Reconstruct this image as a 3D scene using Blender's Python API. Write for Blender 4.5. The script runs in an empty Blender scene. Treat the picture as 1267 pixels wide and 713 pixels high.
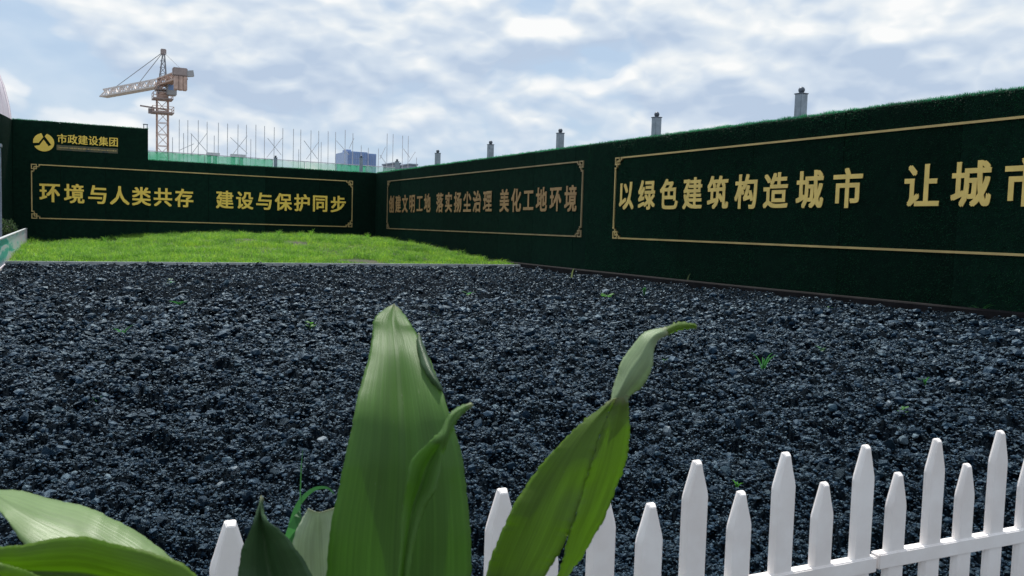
import bpy, bmesh, math, random
import numpy as np
from mathutils import Vector, Matrix
random.seed(7); rng = np.random.default_rng(7)
R = math.radians
scene = bpy.context.scene
col = scene.collection

# ---------------------------------------------------------------- camera
CX, CY, F, CAMZ = 633.5, 356.5, 1055.557, 1.0
M = np.array([[0.88411, 0.00690, -0.46722], [-0.46634, 0.07563, -0.88137], [0.02926, 0.99711, 0.07008]])
for i in range(3):                                       # re-orthogonalise
    pass
u_, s_, v_ = np.linalg.svd(M); M = u_ @ v_
cam_d = bpy.data.cameras.new("camera"); cam = bpy.data.objects.new("camera", cam_d); col.objects.link(cam)
cam_d.sensor_width = 36; cam_d.lens = F / 1267 * 36
cam_d.clip_start = 0.02; cam_d.clip_end = 6000
mw = Matrix([[*M[0], 0], [*M[1], 0], [*M[2], CAMZ], [0, 0, 0, 1]]); cam.matrix_world = mw
cam_d.dof.use_dof = True; cam_d.dof.focus_distance = 7.0; cam_d.dof.aperture_fstop = 22
scene.camera = cam
scene.render.resolution_x, scene.render.resolution_y = 1024, 576

def ray(u, v):
    return M @ np.array([u - CX, -(v - CY), -F])
def at(u, v, depth=None, x=None, y=None, z=None):
    """the place that a pixel of the 1267x713 photograph shows, at a depth or on a plane"""
    d = ray(u, v)
    if depth is not None: t = depth / F
    elif x is not None: t = x / d[0]
    elif y is not None: t = y / d[1]
    else: t = (z - CAMZ) / d[2]
    return Vector((d[0] * t, d[1] * t, CAMZ + d[2] * t))

# ---------------------------------------------------------------- light
SUN_EL, SUN_AZ = 62.0, 10.0                 # azimuth from +Y towards +X
sv = Vector((math.sin(R(SUN_AZ)) * math.cos(R(SUN_EL)), math.cos(R(SUN_AZ)) * math.cos(R(SUN_EL)), math.sin(R(SUN_EL))))
sun_d = bpy.data.lights.new("sun", 'SUN'); sun = bpy.data.objects.new("sun", sun_d); col.objects.link(sun)
sun_d.energy = 4.6; sun_d.angle = R(0.5); sun_d.color = (1.0, 0.96, 0.89)
sun.rotation_euler = sv.to_track_quat('Z', 'Y').to_euler(); sun.location = (0, 0, 30)

world = bpy.data.worlds.new("World"); scene.world = world; world.use_nodes = True
wn = world.node_tree; wn.nodes.clear()
def N(nt, typ, **kw):
    n = nt.nodes.new(typ)
    for k, v in kw.items():
        if hasattr(n, k) and not k.startswith('i_'): setattr(n, k, v)
    return n
def setin(n, **kw):
    for k, v in kw.items(): n.inputs[k.replace('_', ' ')].default_value = v
def ramp(nt, fac, stops, interp='LINEAR'):
    r = nt.nodes.new('ShaderNodeValToRGB'); r.color_ramp.interpolation = interp
    e = r.color_ramp.elements
    while len(e) < len(stops): e.new(0.5)
    for el, (p, c) in zip(e, stops):
        el.position = p; el.color = (*c, 1) if len(c) == 3 else c
    nt.links.new(fac, r.inputs[0]); return r
def math_n(nt, op, a, b=None, clamp=False):
    m = nt.nodes.new('ShaderNodeMath'); m.operation = op; m.use_clamp = clamp
    for i, v in enumerate((a, b)):
        if v is None: continue
        if isinstance(v, (int, float)): m.inputs[i].default_value = v
        else: nt.links.new(v, m.inputs[i])
    return m.outputs[0]
sky = N(wn, 'ShaderNodeTexSky'); sky.sky_type = 'NISHITA'; sky.sun_disc = False
sky.sun_elevation = R(SUN_EL); sky.sun_rotation = R(SUN_AZ); sky.air_density = 1.2; sky.dust_density = 1.5
tc = N(wn, 'ShaderNodeTexCoord'); sep = N(wn, 'ShaderNodeSeparateXYZ'); wn.links.new(tc.outputs['Generated'], sep.inputs[0])
cmb = N(wn, 'ShaderNodeCombineXYZ'); wn.links.new(sep.outputs[0], cmb.inputs[0]); wn.links.new(sep.outputs[1], cmb.inputs[1])
wn.links.new(math_n(wn, 'MULTIPLY', sep.outputs[2], 2.0), cmb.inputs[2])
def cloud_noise(scale, detail, rough, off, dist=0.3, k=1.0, lift=0.0):
    mp = N(wn, 'ShaderNodeMapping'); mp.inputs['Location'].default_value = (off[0], off[1], off[2] + lift); mp.inputs['Scale'].default_value = (k, k, 1)
    wn.links.new(cmb.outputs[0], mp.inputs[0])
    n = N(wn, 'ShaderNodeTexNoise'); wn.links.new(mp.outputs[0], n.inputs['Vector'])
    setin(n, Scale=scale, Detail=detail, Roughness=rough, Distortion=dist); return n.outputs[0]
OFF = (1.3, 0.9, 0.4)
CLOUDS = [(290, 40, 150, .10), (420, 75, 100, .09), (600, 28, 85, .13), (672, 52, 55, .11), (850, 92, 70, .15), (560, 150, 130, .07), (1010, 62, 130, .12), (1170, 45, 120, .13), (790, 12, 85, .08), (930, 150, 130, .07), (120, 20, 80, .07),
          (722, 80, 60, -.13), (55, 70, 80, -.10), (645, 6, 45, -.09), (1120, 2, 60, -.12), (500, 112, 60, -.07), (190, 120, 110, -.07), (760, 60, 40, -.06), (20, 15, 40, -.06), (980, 8, 40, -.06)]
def billow(lift):                                        # soft fractal mass, rounded lobes, and the larger clouds standing where they stood
    a = cloud_noise(3.2, 8, 0.50, OFF, 0.0, 1.0, lift); d = math_n(wn, 'MULTIPLY', math_n(wn, 'SUBTRACT', a, 0.5), 0.55)
    for sc_, w_, o_ in ((6.0, .42, 3.3), (13.0, .24, 7.9), (29.0, .13, 1.9)):
        t_ = cloud_noise(sc_, 1.0, 0.5, (o_, o_ * .7, 1.1), 0.0, 1.0, lift)
        d = math_n(wn, 'ADD', d, math_n(wn, 'MULTIPLY', math_n(wn, 'ABSOLUTE', math_n(wn, 'SUBTRACT', t_, 0.5)), w_))
    for (u, v, r, w_) in CLOUDS:
        q = ray(u, v); q = q / np.linalg.norm(q); ds = N(wn, 'ShaderNodeVectorMath', operation='DISTANCE'); wn.links.new(cmb.outputs[0], ds.inputs[0]); ds.inputs[1].default_value = (q[0], q[1], q[2] * 2.0 - lift)
        mr = N(wn, 'ShaderNodeMapRange', interpolation_type='SMOOTHSTEP'); wn.links.new(ds.outputs['Value'], mr.inputs[0]); mr.inputs[1].default_value = r / 1055 * 1.35; mr.inputs[2].default_value = r / 1055 * 0.25; mr.inputs[3].default_value = 0; mr.inputs[4].default_value = w_
        d = math_n(wn, 'ADD', d, mr.outputs[0])
    return a, d
(n1, dens), (n2, densup) = billow(0.0), billow(0.03)
n3 = cloud_noise(9.0, 8, 0.58, (8.3, 2.2, 1.0))
mask = ramp(wn, math_n(wn, 'ADD', dens, 0.5), [(0.49, (0.20, 0.20, 0.20)), (0.535, (0.65, 0.65, 0.65)), (0.60, (1, 1, 1))], 'EASE')
thick = math_n(wn, 'MULTIPLY', math_n(wn, 'SUBTRACT', dens, 0.10), -1.2)
shade = math_n(wn, 'ADD', math_n(wn, 'ADD', math_n(wn, 'MULTIPLY', math_n(wn, 'SUBTRACT', dens, densup), 6.5), thick), math_n(wn, 'ADD', math_n(wn, 'MULTIPLY', math_n(wn, 'SUBTRACT', n3, 0.5), 0.4), 0.50), True)
ccol = ramp(wn, shade, [(0.0, (0.50, 0.61, 0.77)), (0.45, (0.66, 0.75, 0.86)), (0.78, (0.83, 0.88, 0.92)), (1.0, (0.97, 0.98, 0.98))])
skys = N(wn, 'ShaderNodeVectorMath', operation='SCALE'); wn.links.new(sky.outputs[0], skys.inputs[0]); skys.inputs['Scale'].default_value = 0.085
skym = N(wn, 'ShaderNodeMix', data_type='RGBA'); skym.inputs[0].default_value = 0.75
wn.links.new(skys.outputs[0], skym.inputs[6]); skym.inputs[7].default_value = (0.52, 0.69, 0.91, 1)   # thin high veil
mixc = N(wn, 'ShaderNodeMix', data_type='RGBA')
wn.links.new(mask.outputs[0], mixc.inputs[0]); wn.links.new(skym.outputs[2], mixc.inputs[6]); wn.links.new(ccol.outputs[0], mixc.inputs[7])
bg = N(wn, 'ShaderNodeBackground'); wn.links.new(mixc.outputs[2], bg.inputs[0]); bg.inputs[1].default_value = 0.93
wo = N(wn, 'ShaderNodeOutputWorld'); wn.links.new(bg.outputs[0], wo.inputs[0])
scene.view_settings.view_transform = 'Standard'; scene.view_settings.look = 'None'
scene.view_settings.exposure = 0.10; scene.view_settings.gamma = 1.0

# ---------------------------------------------------------------- materials
def mat(name, base, rough=0.6, metal=0.0, spec=0.5, vary=0.0, vscale=6.0, bump=0.0, bscale=60.0, base2=None, coords='Object', bdist=0.01, per_obj=0.0):
    m = bpy.data.materials.new(name); m.use_nodes = True; nt = m.node_tree
    b = nt.nodes['Principled BSDF']; b.inputs['Roughness'].default_value = rough
    b.inputs['Metallic'].default_value = metal; b.inputs['Specular IOR Level'].default_value = spec
    b.inputs['Base Color'].default_value = (*base, 1)
    t = N(nt, 'ShaderNodeTexCoord')
    if vary or base2:
        n = N(nt, 'ShaderNodeTexNoise'); nt.links.new(t.outputs[coords], n.inputs['Vector']); setin(n, Scale=vscale, Detail=6.0, Roughness=0.6)
        c2 = base2 or tuple(min(1, c * (1 + vary)) for c in base); c1 = base if base2 else tuple(c * (1 - vary) for c in base)
        r = ramp(nt, n.outputs[0], [(0.35, c1), (0.65, c2)]); nt.links.new(r.outputs[0], b.inputs['Base Color'])
        m['ramp'] = r.name
    if bump:
        n2_ = N(nt, 'ShaderNodeTexNoise'); nt.links.new(t.outputs[coords], n2_.inputs['Vector']); setin(n2_, Scale=bscale, Detail=5.0, Roughness=0.65)
        bp = N(nt, 'ShaderNodeBump'); setin(bp, Strength=bump, Distance=bdist); nt.links.new(n2_.outputs[0], bp.inputs['Height']); nt.links.new(bp.outputs[0], b.inputs['Normal'])
    return m

def per_object(m, lo, hi):
    nt = m.node_tree; b = nt.nodes['Principled BSDF']; src = b.inputs['Base Color'].links[0].from_socket; o = N(nt, 'ShaderNodeObjectInfo')
    r = ramp(nt, o.outputs['Random'], [(0, (lo,) * 3), (1, (hi,) * 3)]); mm_ = N(nt, 'ShaderNodeMix', data_type='RGBA', blend_type='MULTIPLY'); mm_.inputs[0].default_value = 1
    nt.links.new(src, mm_.inputs[6]); nt.links.new(r.outputs[0], mm_.inputs[7]); nt.links.new(mm_.outputs[2], b.inputs['Base Color'])

def leaf_mat(name, base, trans, rough=0.42, tmix=0.45, veins=True, top=None):
    m = bpy.data.materials.new(name); m.use_nodes = True; nt = m.node_tree
    b = nt.nodes['Principled BSDF']; out = nt.nodes['Material Output']
    setin(b, Roughness=rough); b.inputs['Specular IOR Level'].default_value = 0.32
    tr = N(nt, 'ShaderNodeBsdfTranslucent'); mx = N(nt, 'ShaderNodeMixShader'); mx.inputs[0].default_value = tmix
    nt.links.new(b.outputs[0], mx.inputs[1]); nt.links.new(tr.outputs[0], mx.inputs[2]); nt.links.new(mx.outputs[0], out.inputs[0])
    b.inputs['Base Color'].default_value = (*base, 1); tr.inputs[0].default_value = (*trans, 1)
    if veins:
        uv = N(nt, 'ShaderNodeUVMap'); mp = N(nt, 'ShaderNodeMapping'); nt.links.new(uv.outputs[0], mp.inputs[0]); mp.inputs['Scale'].default_value = (42, 0.8, 1)
        n = N(nt, 'ShaderNodeTexNoise'); nt.links.new(mp.outputs[0], n.inputs['Vector']); setin(n, Scale=1.0, Detail=4.0, Roughness=0.6)
        mp2 = N(nt, 'ShaderNodeMapping'); nt.links.new(uv.outputs[0], mp2.inputs[0]); mp2.inputs['Scale'].default_value = (3, 2.2, 1)
        n_b = N(nt, 'ShaderNodeTexNoise'); nt.links.new(mp2.outputs[0], n_b.inputs['Vector']); setin(n_b, Scale=1.2, Detail=3.0)
        s = math_n(nt, 'ADD', math_n(nt, 'MULTIPLY', n.outputs[0], 0.55), math_n(nt, 'MULTIPLY', n_b.outputs[0], 0.45))
        r1 = ramp(nt, s, [(0.38, tuple(c * 0.88 for c in base)), (0.62, tuple(c * 1.2 for c in base))]); nt.links.new(r1.outputs[0], b.inputs['Base Color'])
        r2 = ramp(nt, s, [(0.38, tuple(c * 0.84 for c in trans)), (0.62, tuple(min(1, c * 1.18) for c in trans))]); nt.links.new(r2.outputs[0], tr.inputs[0])
        sx_ = N(nt, 'ShaderNodeSeparateXYZ'); nt.links.new(uv.outputs[0], sx_.inputs[0])                    # dried tip and a few scars
        tipf = ramp(nt, math_n(nt, 'ADD', sx_.outputs[1], math_n(nt, 'MULTIPLY', n_b.outputs[0], 0.06)), [(0.045, (0.75, 0.75, 0.75)), (0.11, (0, 0, 0))])
        mp3 = N(nt, 'ShaderNodeMapping'); nt.links.new(uv.outputs[0], mp3.inputs[0]); mp3.inputs['Scale'].default_value = (14, 9, 1)
        n_s = N(nt, 'ShaderNodeTexNoise'); nt.links.new(mp3.outputs[0], n_s.inputs['Vector']); setin(n_s, Scale=1.6, Detail=5.0, Roughness=0.7)
        sc_ = ramp(nt, n_s.outputs[0], [(0.67, (0, 0, 0)), (0.72, (0.55, 0.55, 0.55))])
        bl = math_n(nt, 'MAXIMUM', tipf.outputs[0], sc_.outputs[0], True)
        for rr_, sock in ((r1, b.inputs['Base Color']), (r2, tr.inputs[0])):
            mm_ = N(nt, 'ShaderNodeMix', data_type='RGBA'); nt.links.new(bl, mm_.inputs[0]); nt.links.new(rr_.outputs[0], mm_.inputs[6]); mm_.inputs[7].default_value = (0.34, 0.36, 0.22, 1); nt.links.new(mm_.outputs[2], sock)
        bp = N(nt, 'ShaderNodeBump'); setin(bp, Strength=0.3, Distance=0.002); nt.links.new(n.outputs[0], bp.inputs['Height'])
        nt.links.new(bp.outputs[0], b.inputs['Normal'])
    return m

def island_mat(name, stops, rough=(0.3, 0.7), spec=0.6, bump=0.4, bscale=90):
    """each stone / blade of a joined mesh has a colour of its own"""
    m = bpy.data.materials.new(name); m.use_nodes = True; nt = m.node_tree; b = nt.nodes['Principled BSDF']
    g = N(nt, 'ShaderNodeNewGeometry')
    o = N(nt, 'ShaderNodeObjectInfo')
    v = math_n(nt, 'FRACT', math_n(nt, 'ADD', g.outputs['Random Per Island'], o.outputs['Random']))
    t = N(nt, 'ShaderNodeTexCoord'); n = N(nt, 'ShaderNodeTexNoise'); nt.links.new(t.outputs['Object'], n.inputs['Vector']); setin(n, Scale=bscale, Detail=4.0, Roughness=0.7)
    r = ramp(nt, v, stops)
    mixn = N(nt, 'ShaderNodeMix', data_type='RGBA', blend_type='MULTIPLY'); mixn.inputs[0].default_value = 0.7
    r3 = ramp(nt, n.outputs[0], [(0.3, (0.5, 0.5, 0.5)), (0.7, (1.35, 1.35, 1.35))])
    nt.links.new(r.outputs[0], mixn.inputs[6]); nt.links.new(r3.outputs[0], mixn.inputs[7]); nt.links.new(mixn.outputs[2], b.inputs['Base Color'])
    rr = ramp(nt, n.outputs[0], [(0.3, (rough[0],) * 3), (0.7, (rough[1],) * 3)]); nt.links.new(rr.outputs[0], b.inputs['Roughness'])
    b.inputs['Specular IOR Level'].default_value = spec
    bp = N(nt, 'ShaderNodeBump'); setin(bp, Strength=bump, Distance=0.004); nt.links.new(n.outputs[0], bp.inputs['Height']); nt.links.new(bp.outputs[0], b.inputs['Normal'])
    return m

MT = {}
MT['turf'] = mat('artificial_turf', (0.004, 0.016, 0.011), 0.9, spec=0.06, bump=0.9, bscale=85, bdist=0.03, base2=(0.006, 0.025, 0.015), vscale=9)
per_object(MT['turf'], 0.7, 1.35)
MT['gold'] = mat('gold_letter_face', (0.84, 0.60, 0.17), 0.45, metal=0.15, vary=0.12, vscale=3, bump=0.1, bscale=20)
MT['gold_border'] = mat('gold_border_strip', (0.55, 0.40, 0.16), 0.5, metal=0.3, vary=0.15, vscale=2)
MT['gold_rich'] = mat('rich_gold_letter', (0.98, 0.66, 0.10), 0.45, metal=0.1, vary=0.08, vscale=3)
MT['copper'] = mat('dark_copper_letter', (0.42, 0.25, 0.11), 0.55, metal=0.2, vary=0.15, vscale=3)  # browner and darker than the other lettering
MT['copper_border'] = mat('dark_border_strip', (0.34, 0.25, 0.13), 0.6, metal=0.2, vary=0.2, vscale=2)  # duller brown than the gold border
MT['blank'] = mat('faded_logo_strip', (0.03, 0.05, 0.05), 0.6, base2=(0.16, 0.13, 0.05), vscale=5)
MT['steel'] = mat('galvanised_steel', (0.27, 0.32, 0.37), 0.5, metal=0.3, vary=0.15, vscale=12)
MT['steel_dark'] = mat('dark_steel', (0.10, 0.12, 0.15), 0.5, metal=0.3, vary=0.2)
MT['white'] = mat('white_plastic', (0.85, 0.79, 0.76), 0.42, spec=0.5, base2=(0.95, 0.91, 0.89), vscale=9, bump=0.12, bscale=120, bdist=0.001)
MT['soil'] = mat('dark_soil', (0.035, 0.03, 0.025), 0.95, vary=0.4, vscale=7, bump=0.8, bscale=25, bdist=0.05)
MT['ground'] = mat('ground', (0.13, 0.12, 0.10), 0.95, vary=0.25, vscale=0.4, bump=0.4, bscale=8)
MT['bed'] = mat('gravel_fines', (0.001, 0.0035, 0.007), 0.9, spec=0.1, vary=0.5, vscale=30, bump=1.0, bscale=90, bdist=0.03)
MT['bed'].node_tree.nodes['Principled BSDF'].inputs['Specular Tint'].default_value = (0.4, 0.74, 1, 1)  # cool sky sheen put into the tint
MT['kerb'] = mat('concrete_kerb', (0.40, 0.42, 0.42), 0.8, vary=0.2, vscale=8, bump=0.4, bscale=40)
MT['kerb_dark'] = mat('shaded_kerb', (0.012, 0.011, 0.012), 0.9, spec=0.15, vary=0.3, vscale=4, bump=0.5, bscale=25)  # shade of the wall put into the near-black colour
MT['grass_soil'] = mat('grass_bed_soil', (0.03, 0.05, 0.015), 0.95, base2=(0.055, 0.05, 0.03), vscale=1.2, bump=0.5, bscale=20)
MT['rust'] = mat('crane_orange_hazed', (0.50, 0.35, 0.29), 0.6, vary=0.25, vscale=1.5)  # crane orange paled to stand in for distance haze
MT['crane_pale'] = mat('crane_pale_hazed', (0.62, 0.57, 0.55), 0.6, vary=0.12, vscale=1.0)  # light jib colour, likewise paled for haze
MT['crane_dark'] = mat('crane_dark_parts', (0.32, 0.26, 0.25), 0.6, vary=0.2, vscale=1.0)  # dark parts lightened the same way for haze
MT['crane_rope'] = mat('crane_rope', (0.24, 0.25, 0.28), 0.6)
MT['cab'] = mat('crane_cab_panel', (0.35, 0.36, 0.38), 0.4)
MT['pole'] = mat('scaffold_pole', (0.58, 0.56, 0.60), 0.6, metal=0.1, vary=0.2)  # lighter than the bare pole, air haze put into the colour
MT['blue'] = mat('blue_curtain_wall', (0.16, 0.27, 0.52), 0.25, spec=0.6, base2=(0.22, 0.34, 0.60), vscale=0.12)  # base blue raised to stand for haze over the distance
MT['blue_dark'] = mat('blue_mullion', (0.26, 0.34, 0.54), 0.4)
MT['pink'] = mat('pale_pink_cladding', (0.92, 0.82, 0.86), 0.6, vary=0.02)
MT['cabin'] = mat('grey_sheet_cabin', (0.22, 0.26, 0.33), 0.6, vary=0.2)
STONE = [(0.0, (0.0015, 0.005, 0.010)), (0.6, (0.004, 0.012, 0.027)), (0.90, (0.010, 0.026, 0.050)), (0.985, (0.020, 0.040, 0.056)), (1.0, (0.12, 0.16, 0.19))]
MT['stone'] = island_mat('crushed_dark_stone', STONE, (0.24, 0.78), 0.42, bump=1.0)
MT['stone'].node_tree.nodes['Principled BSDF'].inputs['Specular Tint'].default_value = (0.40, 0.74, 0.98, 1)  # blue tint puts the sky's reflection colour into the facet sheen
MT['stone_pale'] = island_mat('pale_grey_stone', [(0, (0.09, 0.13, 0.16)), (1, (0.24, 0.29, 0.33))], (0.4, 0.7), 0.5)
MT['grass'] = None

def blades_mat(name, c1, c2, tmix=0.5, t1=None):
    m = bpy.data.materials.new(name); m.use_nodes = True; nt = m.node_tree; b = nt.nodes['Principled BSDF']; out = nt.nodes['Material Output']
    g = N(nt, 'ShaderNodeNewGeometry'); r = ramp(nt, g.outputs['Random Per Island'], [(0.0, c1), (1.0, c2)])
    setin(b, Roughness=0.55); tcx = N(nt, 'ShaderNodeTexCoord'); nz = N(nt, 'ShaderNodeTexNoise'); nt.links.new(tcx.outputs['Object'], nz.inputs['Vector']); setin(nz, Scale=1.3, Detail=5.0, Roughness=0.65)
    pat = ramp(nt, nz.outputs[0], [(0.36, (0.42, 0.52, 0.5)), (0.5, (0.95, 1, 1)), (0.64, (1.35, 1.15, 1.0))])
    def patched(o_, sock):
        mm_ = N(nt, 'ShaderNodeMix', data_type='RGBA', blend_type='MULTIPLY'); mm_.inputs[0].default_value = 1; nt.links.new(o_, mm_.inputs[6]); nt.links.new(pat.outputs[0], mm_.inputs[7]); nt.links.new(mm_.outputs[2], sock)
    patched(r.outputs[0], b.inputs['Base Color'])
    tr = N(nt, 'ShaderNodeBsdfTranslucent'); mx = N(nt, 'ShaderNodeMixShader'); mx.inputs[0].default_value = tmix
    r2 = ramp(nt, g.outputs['Random Per Island'], [(0.0, tuple(min(1, x * 1.9) for x in c1)), (1.0, tuple(min(1, x * 1.9) for x in c2))])
    patched(r2.outputs[0], tr.inputs[0]); nt.links.new(b.outputs[0], mx.inputs[1]); nt.links.new(tr.outputs[0], mx.inputs[2]); nt.links.new(mx.outputs[0], out.inputs[0])
    return m
MT['grass'] = blades_mat('grass_blades', (0.035, 0.14, 0.016), (0.22, 0.38, 0.035), 0.5)
MT['turf_blades'] = blades_mat('turf_blades', (0.003, 0.04, 0.018), (0.008, 0.09, 0.036), 0.5)
MT['turf_edge'] = blades_mat('turf_edge_blades', (0.006, 0.10, 0.045), (0.025, 0.20, 0.09), 0.6)  # brighter copy of turf_blades, backlit glow of the top edge put into the colour
MT['weed'] = leaf_mat('weed_leaf', (0.05, 0.18, 0.03), (0.11, 0.36, 0.05), 0.5, 0.5, veins=False)
MT['weed_teal'] = leaf_mat('weed_leaf_bluish', (0.035, 0.12, 0.040), (0.06, 0.24, 0.06), 0.4, 0.5, veins=False)
MT['weed_dry'] = leaf_mat('weed_leaf_dry', (0.14, 0.18, 0.08), (0.25, 0.32, 0.12), 0.6, 0.4, veins=False)
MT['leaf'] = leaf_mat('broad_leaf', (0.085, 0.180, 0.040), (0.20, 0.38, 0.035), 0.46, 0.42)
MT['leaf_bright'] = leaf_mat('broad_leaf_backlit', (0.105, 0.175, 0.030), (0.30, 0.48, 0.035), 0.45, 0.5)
MT['leaf_pale'] = leaf_mat('broad_leaf_pale', (0.17, 0.26, 0.10), (0.30, 0.44, 0.12), 0.38, 0.30)  # sunlit look of the upper left leaf put into a paler base
MT['leaf_neck'] = leaf_mat('broad_leaf_neck', (0.25, 0.34, 0.19), (0.26, 0.40, 0.14), 0.4, 0.35)  # base lightened to paint in light the neck lacks
MT['leaf_white'] = leaf_mat('broad_leaf_sunlit', (0.40, 0.48, 0.34), (0.42, 0.54, 0.26), 0.42, 0.30)  # sunlight and sheen on the turned leaf painted as near-white green
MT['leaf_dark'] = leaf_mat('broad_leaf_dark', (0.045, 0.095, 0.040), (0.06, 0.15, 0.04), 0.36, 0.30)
MT['stem'] = leaf_mat('leaf_stalk', (0.16, 0.26, 0.08), (0.2, 0.35, 0.08), 0.45, 0.2, veins=False)

def net_mat(name, c, alpha):
    m = bpy.data.materials.new(name); m.use_nodes = True; nt = m.node_tree; b = nt.nodes['Principled BSDF']; out = nt.nodes['Material Output']
    b.inputs['Base Color'].default_value = (*c, 1); setin(b, Roughness=0.7)
    tr = N(nt, 'ShaderNodeBsdfTranslucent'); tr.inputs[0].default_value = (*c, 1)
    m1 = N(nt, 'ShaderNodeMixShader'); m1.inputs[0].default_value = 0.5; nt.links.new(b.outputs[0], m1.inputs[1]); nt.links.new(tr.outputs[0], m1.inputs[2])
    tp = N(nt, 'ShaderNodeBsdfTransparent'); m2 = N(nt, 'ShaderNodeMixShader')
    t = N(nt, 'ShaderNodeTexCoord'); n = N(nt, 'ShaderNodeTexNoise'); nt.links.new(t.outputs['Object'], n.inputs['Vector']); setin(n, Scale=1.6, Detail=3.0)
    r = ramp(nt, n.outputs[0], [(0.35, (alpha - 0.12,) * 3), (0.65, (min(1, alpha + 0.12),) * 3)])
    nt.links.new(r.outputs[0], m2.inputs[0]); nt.links.new(tp.outputs[0], m2.inputs[1]); nt.links.new(m1.outputs[0], m2.inputs[2]); nt.links.new(m2.outputs[0], out.inputs[0])
    return m
MT['net'] = net_mat('green_safety_net', (0.10, 0.46, 0.27), 0.80)
MT['net_thin'] = net_mat('green_safety_net_single', (0.22, 0.52, 0.36), 0.50)

# banner print: teal landscape with white cloud streaks and a pink edge
def banner_mat():
    m = bpy.data.materials.new('banner_print'); m.use_nodes = True; nt = m.node_tree; b = nt.nodes['Principled BSDF']; setin(b, Roughness=0.4)
    t = N(nt, 'ShaderNodeTexCoord'); mp = N(nt, 'ShaderNodeMapping'); nt.links.new(t.outputs['Object'], mp.inputs[0]); mp.inputs['Scale'].default_value = (1, 0.35, 5.0)
    mp.inputs['Rotation'].default_value = (R(9), 0, 0)
    n = N(nt, 'ShaderNodeTexNoise'); nt.links.new(mp.outputs[0], n.inputs['Vector']); setin(n, Scale=1.2, Detail=3.0, Distortion=0.6)
    sp = N(nt, 'ShaderNodeSeparateXYZ'); nt.links.new(t.outputs['Object'], sp.inputs[0])
    far = math_n(nt, 'MULTIPLY', math_n(nt, 'SUBTRACT', sp.outputs[1], 20.0), 0.10, True)       # the print turns white towards its far end
    f = math_n(nt, 'ADD', n.outputs[0], math_n(nt, 'MULTIPLY', far, 0.35))
    r = ramp(nt, f, [(0.40, (0.01, 0.36, 0.34)), (0.50, (0.05, 0.50, 0.45)), (0.60, (0.60, 0.72, 0.74)), (0.85, (0.72, 0.66, 0.70))])
    low = ramp(nt, sp.outputs[2], [(0.06, (1, 1, 1)), (0.16, (0, 0, 0))]); mxx = N(nt, 'ShaderNodeMix', data_type='RGBA')
    nt.links.new(math_n(nt, 'MULTIPLY', low.outputs[0], 0.6), mxx.inputs[0]); nt.links.new(r.outputs[0], mxx.inputs[6]); mxx.inputs[7].default_value = (0.75, 0.55, 0.66, 1)
    nt.links.new(mxx.outputs[2], b.inputs['Base Color']); return m
MT['banner'] = banner_mat()

# ---------------------------------------------------------------- helpers
def tag(o, label=None, cat=None, group=None, kind=None):
    if label: o['label'] = label
    if cat: o['category'] = cat
    if group: o['group'] = group
    if kind: o['kind'] = kind
    return o
def empty(name, loc, label=None, cat=None, group=None, kind=None):
    o = bpy.data.objects.new(name, None); o.location = loc; col.objects.link(o); o.empty_display_size = 0.2
    return tag(o, label, cat, group, kind)
def link(name, me, m, parent=None, keep_world=True):
    o = bpy.data.objects.new(name, me); col.objects.link(o)
    if m is not None and len(me.materials) == 0: me.materials.append(m)
    if parent is not None:
        o.parent = parent
        if keep_world: o.matrix_parent_inverse = parent_world(parent).inverted()
    return o
def parent_world(p):
    mtx = p.matrix_basis.copy(); q = p
    while q.parent is not None:
        mtx = q.parent.matrix_basis @ q.matrix_parent_inverse @ mtx if False else (q.matrix_parent_inverse @ mtx); q = q.parent; mtx = q.matrix_basis @ mtx
    return mtx
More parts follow.
